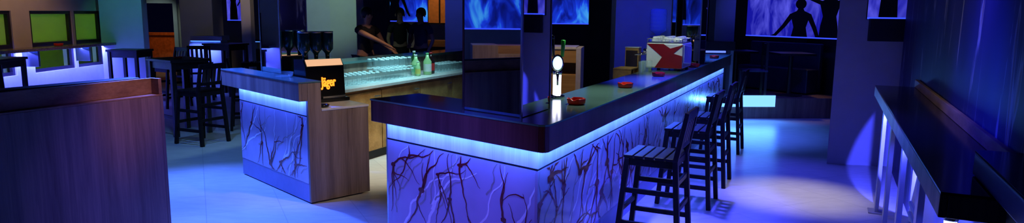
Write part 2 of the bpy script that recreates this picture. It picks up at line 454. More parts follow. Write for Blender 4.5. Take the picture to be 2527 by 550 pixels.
mb = MB(); qq(mb, .026, LEN, .022, .60, .02, 1.086); mb.build('carcass', WALNUT, wc)

# ------------------------------------------------------------------ cabinet behind the wooden counter, seen in the mirrored column
tc = thing('tall_cabinet', 'walnut cabinet with a stepped top left of the big counter, seen in the corner mirror', 'cabinet', (-4.35, 3.88, 0))
MB().mm((-.5, -.32, 0), (0, 0, 1.31)).build('end_block', OAK_END, tc, .003)
MB().mm((-.5, -1.5, 0), (0, -.322, 1.20)).build('body', OAK_END, tc, .003)
MB().mm((-.5, -1.5, 1.201), (-.10, -.322, 1.30)).build('upstand', WALN_H, tc, .003)
# ------------------------------------------------------------------ mirrored columns
CEIL = 3.0
def mirror_column(label, poly, z0, loc):
    c = thing('mirror_column', label, 'column', (loc[0], loc[1], z0))
    n = len(poly); P = [V((p[0] - loc[0], p[1] - loc[1])) for p in poly]
    cen = sum(P, V((0, 0))) / n
    inn = [cen + (p - cen) * .96 for p in P]
    mb = MB(); mb.prism(inn, 0, CEIL - z0 - .002); mb.build('core', DARKWALL, c)
    for i in range(n):
        a, d = P[i], P[(i + 1) % n]; e = (d - a).normalized(); q = (inn[i] - a); nn = V((-e.y, e.x)); nn = nn if nn.dot(cen - a) > 0 else -nn
        a2, d2 = a + e * .012 , d - e * .012
        MB().prism([a2, d2, d2 + nn * .006, a2 + nn * .006], .004, CEIL - z0 - .004).build('mirror_panel', MIRROR, c)
        MB().prism([a - e * .004 - nn * .004, a + e * .010 - nn * .004, a + e * .010 + nn * .008, a - e * .004 + nn * .008], 0, CEIL - z0 - .003).build('edge_trim', STEEL, c)
    return c
r2 = V((.055, 3.86)); 
mirror_column('mirror clad square column standing on the front corner of the bar', [r2, r2 + S2 * .49, r2 + S2 * .49 + L2 * .44, r2 + L2 * .44], BT + .001, r2)
r3 = V((2.235, 7.93))
mirror_column('mirror clad column on the far part of the bar behind the coffee machine', [r3, r3 + S2 * .39, r3 + S2 * .39 + L2 * .40, r3 + L2 * .40], BT + .001, r3)
r1 = K + Kp(.82, .15)
mirror_column('mirror clad column on the small service counter behind the bottle dispenser', [r1, r1 + ku * .45, r1 + ku * .45 + kv * .28, r1 + kv * .28], HW + .001, r1)

# ------------------------------------------------------------------ bottle dispenser with lit sign
dp = K + Kp(.50, .385)
ds = thing('shot_dispenser', 'black drink dispenser with orange lit lettering and upturned bottles on top', 'drink dispenser', (dp.x, dp.y, HW + .001), math.atan2(kv.y, kv.x))
# local x = kv (width, to the right seen from the front), local -y = front (-ku)
mb = MB(); mb.mm((-.21, -.16, 0), (.23, .15, .035)); mb.build('base_tray', BLKGL, ds, .008)
mb = MB(); pts = [(-.20, -.13, .036), (-.20, -.11, .34), (-.20, -.07, .40), (-.20, .13, .40), (-.20, .13, .036)]
mb.extrude(pts, (.40, 0, 0)); body = mb.build('housing', BLKGL, ds, .008)
mb = MB(); mb.extrude([(-.185, -.1135, .345), (-.185, -.0735, .403), (-.185, -.0755, .405), (-.185, -.1155, .347)], (.37, 0, 0))
mb.build('light_panel', emit('warm_white_lamp', (1, .55, .30), .9), ds)['label'] = 'sloping warm lit strip above the sign'
cu = bpy.data.curves.new('sign', 'FONT'); cu.body = 'J\u00e4ger'; cu.size = .125; cu.extrude = .003; cu.offset = .003; cu.align_x = 'RIGHT'; cu.resolution_u = 3
to = bpy.data.objects.new('sign_tmp', cu); COL.objects.link(to)
bpy.context.view_layer.update()
me = bpy.data.meshes.new_from_object(to.evaluated_get(bpy.context.evaluated_depsgraph_get())); bpy.data.objects.remove(to)
me.materials.clear(); me.materials.append(emit('amber_letters', (1.0, .23, .015), 2.6))
so = bpy.data.objects.new('lit_lettering', me); COL.objects.link(so); so.parent = ds
tilt = math.atan2(.304, .02)
so.rotation_euler = (tilt, 0, 0); so.scale = (.60, 1.0, 1.0); so.location = (.098, -.128, .15)
so['label'] = 'glowing amber letters on the front'
mb = MB(); mb.mm((-.05, -.15, .036), (.19, -.12, .055)); mb.build('drip_grille', STEEL, ds, .003)
for i in range(3):
    x = -.135 + .12 * i
    mb = MB(); mb.lathe([(.018, 0), (.020, .03), (.024, .05), (.056, .09), (.058, .245), (.052, .25)], 14, (x, .03, .402))
    mb.build('bottle', [simple('dark_green_bottle_%d' % i, (.014, .085, .06), .06, 0, .2, 5, .9)], ds, 0, True)
    bt = ds.children[-1]
    MB().lathe([(.060, 0), (.061, .010), (.056, .014)], 14, (x, .03, .651)).build('bottle_cap', STEEL, ds, 0, True)
# small things on the service counter
mb = MB(); mb.lathe([(.13, 0), (.175, .01), (.195, .045), (.19, .045), (.168, .014), (.12, .008)], 28)
o = mb.build('glass_bowl', CLEAR, None, 0, True); o.location = (*(K + Kp(.64, .01)), HT + .002); o.scale = (.5, .5, 1)
o.location = (*(K + Kp(.52, .025)), HT + .002)
tag(o, 'wide shallow clear glass bowl on the raised ledge of the service counter', 'bowl')
mb = MB(); mb.lathe([(.05, 0), (.06, .004), (.062, .022), (.052, .022), (.048, .008)], 20)
o = mb.build('black_dish', BLKGL, None, 0, True); o.location = (*(K + Kp(.10, .19)), HW + .002)
tag(o, 'small black dish on the service counter worktop below the lit dispenser', 'dish')

# ------------------------------------------------------------------ red ashtrays
def ashtray_mesh():
    mb = MB(); n = 24; prof = [(.050, 0), (.062, .006), (.066, .040), (.052, .042), (.044, .014), (.001, .012)]
    vs = []; 
    for k, (r, z) in enumerate(prof):
        for i in range(n):
            t = 2 * PI * i / n; zz = z
            if k in (2, 3) and i % 8 in (0, 1): zz = z - .010
            vs.append((r * math.cos(t), r * math.sin(t), zz))
    fs = [(k * n + i, k * n + (i + 1) % n, (k + 1) * n + (i + 1) % n, (k + 1) * n + i) for k in range(len(prof) - 1) for i in range(n)]
    fs.append(list(range(n))[::-1]); mb.add(vs, fs)
    return mb
def at_bar(x, y): return V((x, y))
ash0 = None
for (x, y, lab) in ((.44, 4.50, 'red ashtray on the bar top, nearest the glowing beer tap'),
                    (.955, 5.56, 'red ashtray on the bar top, second from the near corner of the bar'),
                    (1.46, 6.60, 'red ashtray on the bar top near the small cluster of clear glasses'),
                    (2.14, 8.02 - .22, 'red ashtray on the bar top right beside the far mirrored column'),
                    (2.86, 9.40, 'dark red ashtray near the far end of the bar top')):
    if ash0 is None:
        o = ash0 = ashtray_mesh().build('ashtray', REDPL, None, .002, True)
    else:
        o = ash0.copy(); COL.objects.link(o)
    o.location = (x, y, BT + .001); tag(o, lab, 'ashtray', 'red ashtrays on the bar')

# ------------------------------------------------------------------ beer tap
tp = V((.335, 4.93)); tp = V((.33, 4.86))
tap = thing('beer_tap', 'chrome beer tap column with round lit badge and glowing white stem', 'beer tap', (tp.x, tp.y, BT + .001), math.radians(-2))
MB().lathe([(.06, 0), (.06, .012), (.045, .02)], 20).build('base_plate', CHROME, tap, 0, True)
MB().lathe([(.030, .02), (.030, .165), (.026, .168)], 16).build('lit_stem', emit('tap_white_light', (.72, .70, 1.0), 5), tap, 0, True)
mb = MB(); mb.lathe([(.034, .168), (.036, .19), (.028, .20)], 16); mb.tube((0, .0, .20), (0, .02, .30), .022, .026); mb.build('chrome_neck', CHROME, tap, 0, True)
Mx = Matrix.Rotation(PI / 2, 3, 'X')
mb = MB(); mb.lathe([(.044, -.012), (.047, 0), (.044, .012)], 24, (0, -.035, .255), Mx @ Matrix.Diagonal((.95, 1.35, 1)))
mb.build('badge_rim', CHROME, tap, 0, True)
mb = MB(); mb.lathe([(.037, -.004), (.037, .004)], 24, (0, -.048, .255), Mx @ Matrix.Diagonal((.95, 1.35, 1)))
mb.build('badge_face', emit('badge_light', (.42, .75, 1.0), 2.2), tap, 0, True)['label'] = 'pale blue lit oval badge'
mb = MB(); mb.lathe([(.0275, -.0015), (.0275, .0015)], 20, (0, -.053, .255), Mx @ Matrix.Diagonal((.6, 1.1, 1)))
mb.build('badge_emblem', emit('badge_white', (.9, .95, 1.0), 3.0), tap, 0, True)
mb = MB(); mb.tube((0, -.05, .18), (0, -.11, .17), .011); mb.tube((0, -.105, .175), (0, -.11, .10), .009, .007); mb.build('spout', CHROME, tap, 0, True)
mb = MB(); mb.tube((-.03, .02, .30), (-.045, -.01, .43), .011, .02); mb.lathe([(.002, 0), (.022, .01), (.022, .03), (.002, .04)], 12, (-.047, -.012, .42)); mb.build('tap_handle', BLKGL, tap, 0, True)
mb = MB(); mb.tube((.035, .01, .30), (.04, -.01, .42), .012, .016); mb.build('green_handle', simple('green_plastic', (.03, .5, .05), .3), tap, 0, True)

# ------------------------------------------------------------------ coffee machine and the things round it
cm = W(4.17, .235)
cf = thing('coffee_machine', 'white espresso machine with a big red zigzag on its panel and cups on top', 'coffee machine', (cm.x, cm.y, BT + .001), math.atan2(NO.y, NO.x))
# local -y looks along the bar towards the near corner, local x towards the stools
red = simple('red_panel', (.26, .006, .010), .3); blup = simple('lavender_panel', (.40, .42, .80), .35)
mb = MB(); mb.mm((-.21, -.25, .025), (.19, .25, .30)); mb.build('housing', WHITEPL, cf, .015)
mb = MB(); mb.extrude([(-.205, -.2515, .292), (-.02, -.2515, .292), (.055, -.2515, .245), (.185, -.2515, .285), (.185, -.2515, .275), (.09, -.2515, .19), (.188, -.2515, .165), (.188, -.2515, .03), (-.11, -.2515, .03), (-.03, -.2515, .15)], (0, -.004, 0)); mb.build('red_flash', red, cf)['label'] = 'dark red zigzag shape'
mb = MB(); mb.extrude([(.191, -.22, .09), (.191, .20, .06), (.191, .20, .25), (.191, -.22, .285)], (.012, 0, 0)); mb.build('side_panel', blup, cf, .004)
mb = MB(); mb.mm((-.20, -.24, .301), (.18, .24, .308))
for a in ((-.20, -.24, .18, -.24), (-.20, .24, .18, .24), (-.20, -.24, -.20, .24), (.18, -.24, .18, .24)): mb.tube((a[0], a[1], .345), (a[2], a[3], .345), .005, .005, 8)
for x in (-.20, .18):
    for y in (-.24, 0, .24): mb.tube((x, y, .305), (x, y, .345), .004, .004, 8)
mb.build('cup_rail', STEEL, cf)
for y in (-.12, .12):
    mb = MB(); mb.tube((-.21, y, .20), (-.27, y, .20), .03); mb.tube((-.25, y, .17), (-.37, y, .155), .012); mb.build('group_head', CHROME, cf, 0, True)
for x in (-.17, .15):
    for y in (-.2, .2): MB().tube((x, y, 0), (x, y, .025), .02).build('foot', DARKMET, cf)
cup0 = None; rnd = random.Random(3)
cR = Matrix.Rotation(cf.rotation_euler.z, 3, 'Z')
for i in range(3):
    for j in range(4):
        p = cR @ V((-.13 + .12 * i, -.175 + .115 * j, .310)) + V(cf.location)
        if cup0 is None:
            cup0 = thing('coffee_cup', 'white porcelain cup upside down on top of the espresso machine', 'cup', p, 0, 'cups on the espresso machine')
            MB().lathe([(.042, 0), (.040, .02), (.026, .055), (.018, .06), (.014, .055)], 14).build('bowl', CERAM, cup0, 0, True)
            mb = MB()
            for q in range(6):
                t0, t1 = -PI / 2 + PI * q / 6, -PI / 2 + PI * (q + 1) / 6
                mb.tube((.034 + .014 * math.cos(t0), 0, .03 + .014 * math.sin(t0)), (.034 + .014 * math.cos(t1), 0, .03 + .014 * math.sin(t1)), .004, .004, 6)
            mb.build('handle', CERAM, cup0, 0, True)
        else: dup(cup0, p, PI / 2 * rnd.choice((1, 3)) + cf.rotation_euler.z, cup0['label'])
# small crate, glasses and picture box left of the machine
cr = W(3.75, .62)
crt = thing('wooden_caddy', 'low open wooden caddy on the bar worktop left of the espresso machine', 'caddy', (cr.x, cr.y, .871), math.atan2(NO.y, NO.x) + PI / 2)
mb = MB(); mb.mm((-.15, -.10, .245), (.15, .10, .26)); mb.build('top_board', ORANGE, crt, .002)
mb = MB(); mb.mm((-.15, -.10, 0), (.15, .10, .012)); mb.build('bottom_board', ORANGE, crt, .002)
for x in (-.14, -.03, .14): MB().mm((x - .008, -.10, .013), (x + .008, .10, .244)).build('divider', ORANGE, crt, .002)
pb = W(4.32, .70)
pbx = thing('snack_carton', 'small brown carton with a colourful front beside the espresso machine', 'carton', (pb.x, pb.y, .871), math.atan2(NO.y, NO.x))
MB().mm((-.08, -.06, 0), (.08, .06, .45)).build('box', ORANGE, pbx, .004)
mb = MB(); mb.mm((-.07, -.063, .18), (.07, -.061, .42)); mb.build('front_print', [mural_dark()], pbx)
mb = MB(); mb.mm((-.085, -.065, .451), (.085, .065, .46)); mb.build('lid', WHITEPL, pbx, .002)
glass_mesh = None
def tumbler():
    mb = MB(); mb.lathe([(.028, 0), (.033, .11), (.031, .11), (.026, .008)], 12); return mb
sg = tumbler().build('small_glass', CLEAR, None, 0, True)
sg_spots = [(3.66, .405), (3.74, .36), (3.75, .415), (3.56, .40)]
for i, (t, p) in enumerate(sg_spots):
    o = sg if i == 0 else sg.copy()
    if i: COL.objects.link(o)
    o.location = (*W(t, p), BT + .001); o.scale = (.95, .95, 1.05)
    tag(o, 'tall clear glass in the little cluster left of the espresso machine', 'glass', 'glasses beside the espresso machine')

# water cooler
wl = V((2.34, 10.75))
wd = thing('water_cooler', 'white water cooler with an upturned blue plastic bottle', 'water cooler', (wl.x, wl.y, 0))
MB().mm((-.16, -.16, 0), (.16, .16, 1.33)).build('cabinet', WHITEPL, wd, .02)
MB().lathe([(.10, 1.331), (.13, 1.35), (.12, 1.37)], 20).build('collar', BLUEST, wd, 0, True)
prof = [(.04, 1.36), (.05, 1.40), (.12, 1.44)]
for z in (1.46, 1.52, 1.58, 1.64, 1.70): prof += [(.135, z), (.135, z + .035), (.128, z + .045)]
prof += [(.135, 1.76), (.12, 1.79), (.06, 1.80)]
MB().lathe(prof, 24).build('bottle', WATERB, wd, 0, True)
for x in (-.05, .05): MB().tube((x, -.16, .95), (x, -.21, .95), .014).build('tap', BLUEST, wd, 0, True)

# cabinet behind the tap
cb = V((.68, 8.25))
hc = thing('wooden_cabinet', 'honey coloured wooden cabinet with pale end panel behind the beer tap', 'cabinet', (cb.x, cb.y, 0), math.radians(-10))
MB().mm((-.42, -.25, 0), (.13, .25, .98)).build('body', ORANGE, hc, .003)
MB().mm((-.42, -.25, 1.12), (.13, .25, 1.28)).build('upper_shelf', ORANGE, hc, .003)
MB().mm((.131, -.26, 0), (.19, .26, 1.30)).build('end_panel', simple('lilac_panel', (.5, .48, .6), .5), hc, .003)
MB().mm((-.44, -.26, 1.281), (.13, .26, 1.31)).build('top', WORKTOP, hc, .003)
MB().mm((-.42, .2, .981), (.13, .25, 1.119)).build('back', ORANGE, hc)

# ------------------------------------------------------------------ back counter with glasses
Bk = V((-1.82, 7.08))
def Kb(s, q): return L2 * s + NI * q
def kb(mb, s0, s1, q0, q1, z0, z1): return mb.prism([Kb(s0, q0), Kb(s1, q0), Kb(s1, q1), Kb(s0, q1)], z0, z1)
bk = thing('back_counter', 'long counter with pale worktop across the inside of the bar, holding rows of glasses', 'counter', (Bk.x, Bk.y, 0))
S0, S1 = -.10, 5.6
MBK = MB(); kb(MBK, S0, S1, 0, .64, .835, .87); MBK.build('worktop', WORKTOP, bk, .003)
mb = MB(); kb(mb, S0, S1, .64, .70, 0, 1.068); mb.build('riser', WALNUT, bk)
mb = MB(); kb(mb, S0, S1, .60, 1.0, 1.07, 1.10); mb.build('raised_top', GLASSTOP, bk, .003)
mb = MB(); kb(mb, S0, S1, .06, .638, .0, .10); mb.build('plinth', BLACK, bk)
for i in range(7):
    s0 = S0 + (S1 - S0) * i / 7; s1 = S0 + (S1 - S0) * (i + 1) / 7 - .008
    mb = MB(); kb(mb, s0, s1, .045, .638, .101, .834); mb.build('carcass', ORANGE, bk)
    mb = MB(); kb(mb, s0 + .004, s1 - .004, .024, .044, .11, .80); d = mb.build('door', ORANGE, bk, .002)
    hb = MB(); a = Kb(s1 - .15, .012); e = Kb(s1 - .04, .012); hb.tube((a.x, a.y, .74), (e.x, e.y, .74), .006, .006, 8); hb.build('handle', STEEL, d)
gl0 = None; rnd = random.Random(8)
def glasses(rows, s0, s1, ds_, z, lab, grp, zfun=None):
    global gl0
    for q in rows:
        s = s0
        while s < s1:
            p = Bk + Kb(s, q)
            if gl0 is None:
                gl0 = MB().lathe([(.036, .004), (.030, .085), (.027, .104)], 12, cap=False).lathe([(.027, .104), (.026, .116), (.020, .12), (.006, .117), (.006, .106)], 12, mi=1).lathe([(.0365, 0), (.0370, .004), (.034, .006), (.034, 0)], 12, mi=1, cap=False).build('tumbler', [CLEAR, FOOT], None, 0, True); o = gl0
            else: o = gl0.copy(); COL.objects.link(o)
            o.location = (p.x, p.y, z); tag(o, lab, 'glass', grp); s += ds_
glasses((.20, .30, .40), .10, .92, .085, .872, 'clear tumbler upside down in the near rows on the back counter', 'glasses on the back counter, near rows')
glasses((.20, .30, .40), 1.00, 1.62, .085, .872, 'clear tumbler upside down under the glass tray on the back counter', 'glasses under the tray')
glasses((.22, .32, .42), 1.00, 1.62, .095, 1.012, 'clear tumbler upside down on the glass tray above other tumblers', 'glasses on the tray')
glasses((.22, .32, .42), 2.30, 2.95, .085, .872, 'clear tumbler upside down in the far rows behind the bottles', 'glasses on the back counter, far rows')
tr = MB(); tr.prism([Kb(.94, .15), Kb(1.68, .15), Kb(1.68, .48), Kb(.94, .48)], 0, .008); o = tr.build('glass_tray', CLEAR, None); o.location = (Bk.x, Bk.y, .998)
tag(o, 'flat glass tray carrying tumblers over the rows on the back counter', 'tray')
def bottle(label, s, q, bodymat, capmat, labmat, h=.28, r=.036):
    p = Bk + Kb(s, q); t = thing('bottle', label, 'bottle', (p.x, p.y, .871))
    MB().lathe([(r * .9, 0), (r, .01), (r, h * .62), (r * .45, h * .78), (r * .36, h * .93)], 16).build('body', bodymat, t, 0, True)
    MB().lathe([(r * .4, h * .93), (r * .4, h), (r * .34, h * 1.005)], 12).build('cap', capmat, t, 0, True)
    MB().lathe([(r * 1.015, h * .15), (r * 1.02, h * .5)], 16, cap=False).build('label_band', labmat, t, 0, True)
ylab = simple('yellow_label', (.6, .55, .12), .5); glab = simple('green_label', (.12, .45, .16), .5); rlab = simple('red_label', (.55, .03, .03), .5); wl_ = simple('white_label', (.75, .75, .7), .5)
PALE = simple('pale_green_juice', (.35, .55, .25), .15); DKB = simple('dark_cola', (.02, .008, .008), .08)
bottle('small yellow labelled bottle beside the tumbler rows on the back counter', 1.74, .20, PALE, wl_, ylab, .19, .036)
bottle('pale juice bottle with green label, left of the bottle group', 1.84, .30, PALE, wl_, glab, .27, .058)
bottle('pale green bottle with white label in the middle of the bottle group', 1.97, .20, PALE, glab, wl_, .29, .056)
bottle('green glass bottle behind the pale juice bottles', 1.98, .42, GREENB, wl_, ylab, .31, .05)
bottle('dark cola bottle with red label, right of the bottle group', 2.12, .24, DKB, rlab, rlab, .29, .052)
# sink mixer near the bar
sk = Bk + Kb(3.3, .08)
t = thing('mixer_tap', 'chrome mixer tap at the far end of the back counter worktop', 'tap', (sk.x, sk.y, .871))
MB().lathe([(.03, 0), (.026, .02), (.018, .03), (.018, .07)], 14).build('base', CHROME, t, 0, True)
mb = MB(); prev = V((0, 0, .07))
for i in range(1, 9):
    a = PI * i / 8; q = V((.07 - .07 * math.cos(a), 0, .07 + .07 * math.sin(a))); mb.tube(prev, q, .011, .011, 10); prev = q
mb.build('spout', CHROME, t, 0, True)
MB().tube((0, 0, .05), (-.03, -.06, .08), .006).build('lever', CHROME, t, 0, True)

# ------------------------------------------------------------------ stools and high tables
def make_stool(label, group, loc, rz):
    t = thing('bar_stool', label, 'bar stool', loc, rz, group)
    # local -x = front, +x = back
    for i in range(5):
        x = -.205 + .083 * i
        MB().mm((x, -.21, .712), (x + .070, .21, .735)).build('seat_slat', STOOLW, t, .004)
    mb = MB()
    for y in (-.185, .185): mb.mm((-.20, y - .012, .655), (.205, y + .012, .711))
    for x in (-.19, .19): mb.mm((x - .012, -.172, .655), (x + .012, .172, .711))
    mb.build('seat_frame', STOOLW, t, .003)
    for y in (-1, 1):
        MB().bar((-.245, y * .215, 0), (-.178, y * .19, .711), .042, .042, 0, (0, 1, 0)).build('leg', STOOLW, t, .004)
        mb = MB(); mb.bar((.255, y * .215, 0), (.200, y * .19, .72), .042, .044, 0, (0, 1, 0)); mb.bar((.200, y * .19, .71), (.275, y * .19, 1.085), .040, .042, 0, (0, 1, 0), .034, .034)
        mb.build('leg', STOOLW, t, .004)
    def lx(z, front): return (-.245 + .067 * z / .711) if front else (.255 - .055 * z / .711)
    def ly(z): return .215 - .025 * z / .711
    for y in (-1, 1):
        for z in (.46, .20):
            MB().bar((lx(z, 1), y * ly(z), z), (lx(z, 0), y * ly(z), z), .022, .04).build('stretcher', STOOLW, t, .003)
    for z, fr in ((.30, 1), (.34, 0), (.54, 0)):
        MB().bar((lx(z, fr), -ly(z), z), (lx(z, fr), ly(z), z), .022, .04).build('stretcher', STOOLW, t, .003)
    def bx(z): return .200 + .075 * (z - .71) / .375
    MB().bar((bx(1.05), -.19, 1.05), (bx(1.05), .19, 1.05), .026, .07).build('top_rail', STOOLW, t, .004)
    MB().bar((bx(.82), -.19, .82), (bx(.82), .19, .82), .024, .045).build('lower_rail', STOOLW, t, .003)
    for i in range(4):
        y = -.12 + .08 * i
        MB().bar((bx(.83), y, .83), (bx(1.04), y, 1.03), .045, .016, 0, (1, 0, 0)).build('back_slat', BACKST, t, .003)
    return t
rzb = math.atan2(NO.y, NO.x)
G = 'bar stools along the bar'
st = make_stool('dark wooden bar stool nearest the camera along the glowing bar', G, (1.075, 4.83, 0), rzb); st.scale = (.92, .97, .955)
dup(st, (1.63, 5.97, 0), rzb, 'dark wooden bar stool along the glowing bar, second from the near corner')
dup(st, (2.00, 6.72, 0), rzb, 'dark wooden bar stool along the glowing bar, third from the near corner')
dup(st, (2.69, 8.34, 0), rzb, 'dark wooden bar stool along the glowing bar, farthest of the four by the lit platform')
G2 = 'high stools round the tables at the left'
def make_table(label, loc, rz, sx=.62, sy=.52, h=1.04):
    t = thing('high_table', label, 'high table', loc, rz, 'black high tables')
    MB().mm((-sx / 2, -sy / 2, h - .035), (sx / 2, sy / 2, h)).build('tabletop', BLACKW, t, .004)
    mb = MB(); a, b_ = sx / 2 - .05, sy / 2 - .05
    mb.mm((-a, -b_ - .01, h - .13), (a, -b_ + .01, h - .036)); mb.mm((-a, b_ - .01, h - .13), (a, b_ + .01, h - .036)); mb.mm((-a - .01, -b_, h - .13), (-a + .01, b_, h - .036)); mb.mm((a - .01, -b_, h - .13), (a + .01, b_, h - .036))
    mb.build('apron', BLACKW, t, .002)
    for x in (-a, a):
        for y in (-b_, b_): MB().mm((x - .03, y - .03, 0), (x + .03, y + .03, h - .036)).build('leg', BLACKW, t, .004)
    mb = MB()
    for y in (-b_, b_): mb.mm((-a, y - .012, .24), (a, y + .012, .28))
    mb.build('foot_rail', BLACKW, t, .002)
    return t
tb = make_table('black high table with a red ashtray, nearest behind the wooden counter', (-4.62, 9.14, 0), math.radians(144), .68, .56)
dup(tb, (-6.38, 11.05, 0), math.radians(175), 'black high table in front of the teal lit pier at the left').scale = (.80, .80, 1)
dup(tb, (-5.75, 13.3, 0), math.radians(160), 'black high table far back in front of the glowing white counter')
dup(tb, (-6.92, 8.85, 0), math.radians(95), 'black high table at the left edge by the lit window wall').scale = (.85, .85, 1)
dup(st, (-4.02, 8.45, 0), math.radians(-24), 'dark wooden bar stool with its back to the camera at the nearest high table', G2)
dup(st, (-3.84, 9.55, 0), math.radians(200), 'dark wooden bar stool side-on, right of the nearest high table', G2)
dup(st, (-6.02, 11.6, 0), math.radians(60), 'dark wooden bar stool just in front of the open glass door', G2)
dup(st, (-5.08, 12.9, 0), math.radians(20), 'dark wooden bar stool right of the high table far back', G2)
dup(st, (-5.95, 12.62, 0), math.radians(-70), 'dark wooden bar stool left of the high table far back', G2)
dup(st, (-6.40, 8.0, 0), math.radians(-60), 'dark wooden bar stool at the left edge of the view, before the lit window wall', G2)
o = ash0.copy(); COL.objects.link(o); o.location = (-4.62, 9.14, 1.041); o.scale = (.9, .9, .6); tag(o, 'red ashtray on the nearest black high table at the left', 'ashtray', 'red ashtrays on tables')
o = ash0.copy(); COL.objects.link(o); o.location = (-7.22, 10.55, 1.111); tag(o, 'red ashtray on the window sill counter at the left', 'ashtray', 'red ashtrays on tables')

# ------------------------------------------------------------------ right-hand wall shelf
sf = V((3.25, 5.90)); LR = 4.02
ws = thing('drinking_shelf', 'long dark drinking shelf on pale legs along the mural wall at the right', 'shelf', (sf.x, sf.y, 0))
def Rq(t, p): return L2 * (-t) + NO * p
def rq(mb, t0, t1, p0, p1, z0, z1): return mb.prism([Rq(t0, p0), Rq(t1, p0), Rq(t1, p1), Rq(t0, p1)], z0, z1)
SD = .33
mb = MB(); rq(mb, 0, LR, 0, .025, 1.015, 1.098); mb.build('front_edge', WALNUT, ws, .003)
mb = MB(); rq(mb, LR - .025, LR, .026, SD, 1.015, 1.098); mb.build('end_edge', WALNUT, ws, .003)
mb = MB(); rq(mb, 0, LR, .001, SD, 1.0985, 1.108); mb.build('shelf_top', BLKGL, ws, .002)
mb = MB(); rq(mb, 0, LR - .026, .026, SD, 1.06, 1.097); mb.build('board', WALNUT, ws)
mb = MB(); rq(mb, 0, 3.62, SD - .028, SD - .004, 1.109, 1.175); mb.build('back_rail', WALN_H, ws, .003)
for i, tt in enumerate((.15, 1.0, 1.9, 2.8, 3.7)):
    mb = MB(); rq(mb, tt, tt + .10, .07, .10, .012, 1.059); lg = mb.build('leg', BLUEST, ws, .003)
    mb = MB(); rq(mb, tt - .03, tt + .13, .02, .15, 0, .012); mb.build('foot_plate', BLUEST, lg, .002)
for i, tt in enumerate((1.4, 2.03, 2.66, 3.30, 3.93)):
    mb = MB(); q = Rq(tt, .054); mb.lathe([(.022, .985), (.026, .992), (.026, 1.058)], 14, (q.x, q.y, 0)); sp = mb.build('spot_light', STEEL, ws, 0, True)
    mb = MB(); mb.lathe([(.006, -.035), (.021, -.02), (.021, .0)], 14, (q.x, q.y, .984)); mb.build('bulb', LEDW, sp, 0, True)
for z in (.18, .26, .34):
    mb = MB(); a, e = Rq(1.1, .24), Rq(LR, .24); mb.tube((a.x, a.y, z), (e.x, e.y, z), .016); mb.build('heating_pipe', BLUEST, ws, 0, True)

def rounded(w, h, r, n=5):
    out = []
    for cx, cy, a0 in ((w / 2 - r, h / 2 - r, 0), (-w / 2 + r, h / 2 - r, PI / 2), (-w / 2 + r, -h / 2 + r, PI), (w / 2 - r, -h / 2 + r, 1.5 * PI)):
        for i in range(n + 1): a = a0 + PI / 2 * i / n; out.append((cx + r * math.cos(a), cy + r * math.sin(a)))
    return out
# black console standing past the near end of the shelf
kd = thing('console_desk', 'black console with blue lit rounded edge at the right border, past the shelf end', 'console', (sf.x, sf.y, 0))
mb = MB(); tl = [Rq(3.66, .150), Rq(3.645, .165), Rq(3.64, .19), Rq(3.64, .325), Rq(5.2, .325), Rq(5.2, .150)]
mb.prism(tl, 1.112, 1.198); mb.build('top_edge', simple('blue_lit_edge', (.05, .05, .16), .35, 0, .1), kd, .006)  # blue light on the dark edge is put into this colour
mb = MB(); mb.prism(tl, 1.199, 1.207); mb.build('top', BLKGL, kd, .002)
mb = MB(); rq(mb, LR + .03, 5.2, .19, .325, 0, 1.111); mb.build('base_cabinet', BLACK, kd, .004)
# ------------------------------------------------------------------ room shell
struct(MB().mm((-10.8, -4, -.1), (8.2, 22, 0)).build('floor', FLOOR))
struct(MB().mm((-10.8, -4, CEIL), (8.2, 17.2, CEIL + .1)).build('ceiling', DARKWALL))
# left wall with window openings
XW = -7.45
mb = MB(); openings = [(8.75, 9.91), (10.29, 11.27), (11.33, 12.06)]
Z0, Z1 = .70, 1.66
ys = [-4] + [v for o_ in openings for v in o_] + [12.2]
for i in range(0, len(ys), 2): mb.mm((XW - .2, ys[i], 0), (XW, ys[i + 1], CEIL))
for a, e in openings: mb.mm((XW - .2, a, 0), (XW, e, Z0)); mb.mm((XW - .2, a, Z1), (XW, e, CEIL))
struct(mb.build('wall_left', PLAST))
BLIND = None
m, nt, b = new_mat('green_blind'); 
tr_ = nt.nodes.new('ShaderNodeBsdfTranslucent'); tr_.inputs['Color'].default_value = (.75, .8, .6, 1)
mxs = nt.nodes.new('ShaderNodeMixShader'); mxs.inputs[0].default_value = .7
f = noise(nt, coords(nt, (1, 1, .3)), 3); r = ramp(nt, f, [(.3, (.5, .55, .4)), (.7, (.6, .65, .5))]); nt.links.new(r.outputs['Color'], b.inputs['Base Color'])
nt.links.new(b.outputs[0], mxs.inputs[1]); nt.links.new(tr_.outputs[0], mxs.inputs[2])
nt.links.new(mxs.outputs[0], nt.nodes['Material Output'].inputs['Surface']); BLIND = m
for i, (a, e) in enumerate(openings):
    mb = MB(); w = .05
    mb.mm((XW - .10, a, Z0), (XW - .02, a + w, Z1)); mb.mm((XW - .10, e - w, Z0), (XW - .02, e, Z1))
    mb.mm((XW - .10, a + w, Z0), (XW - .02, e - w, Z0 + w)); mb.mm((XW - .10, a + w, Z1 - w), (XW - .02, e - w, Z1)); mb.mm((XW - .10, a + w, 1.10), (XW - .02, e - w, 1.16))
    wf = struct(mb.build('window_%d' % (i + 1), BLACKW))
    MB().mm((XW - .068, a + w + .001, Z0 + w + .001), (XW - .062, e - w - .001, 1.099)).build('pane', PANE, wf)
    MB().mm((XW - .075, a + w + .001, 1.161), (XW - .072, e - w - .001, Z1 - w - .001)).build('blind', BLIND, wf)
struct(MB().mm((-10.8, 7.5, 0), (-10.6, 13, CEIL)).build('wall_terrace', simple('terrace_wall', (.35, .45, .2), .8)))
o = dup(st, (-8.55, 10.75, 0), math.radians(80), 'dark wooden chair outside behind the middle window', 'stools outside'); o.scale = (1, 1, 1)
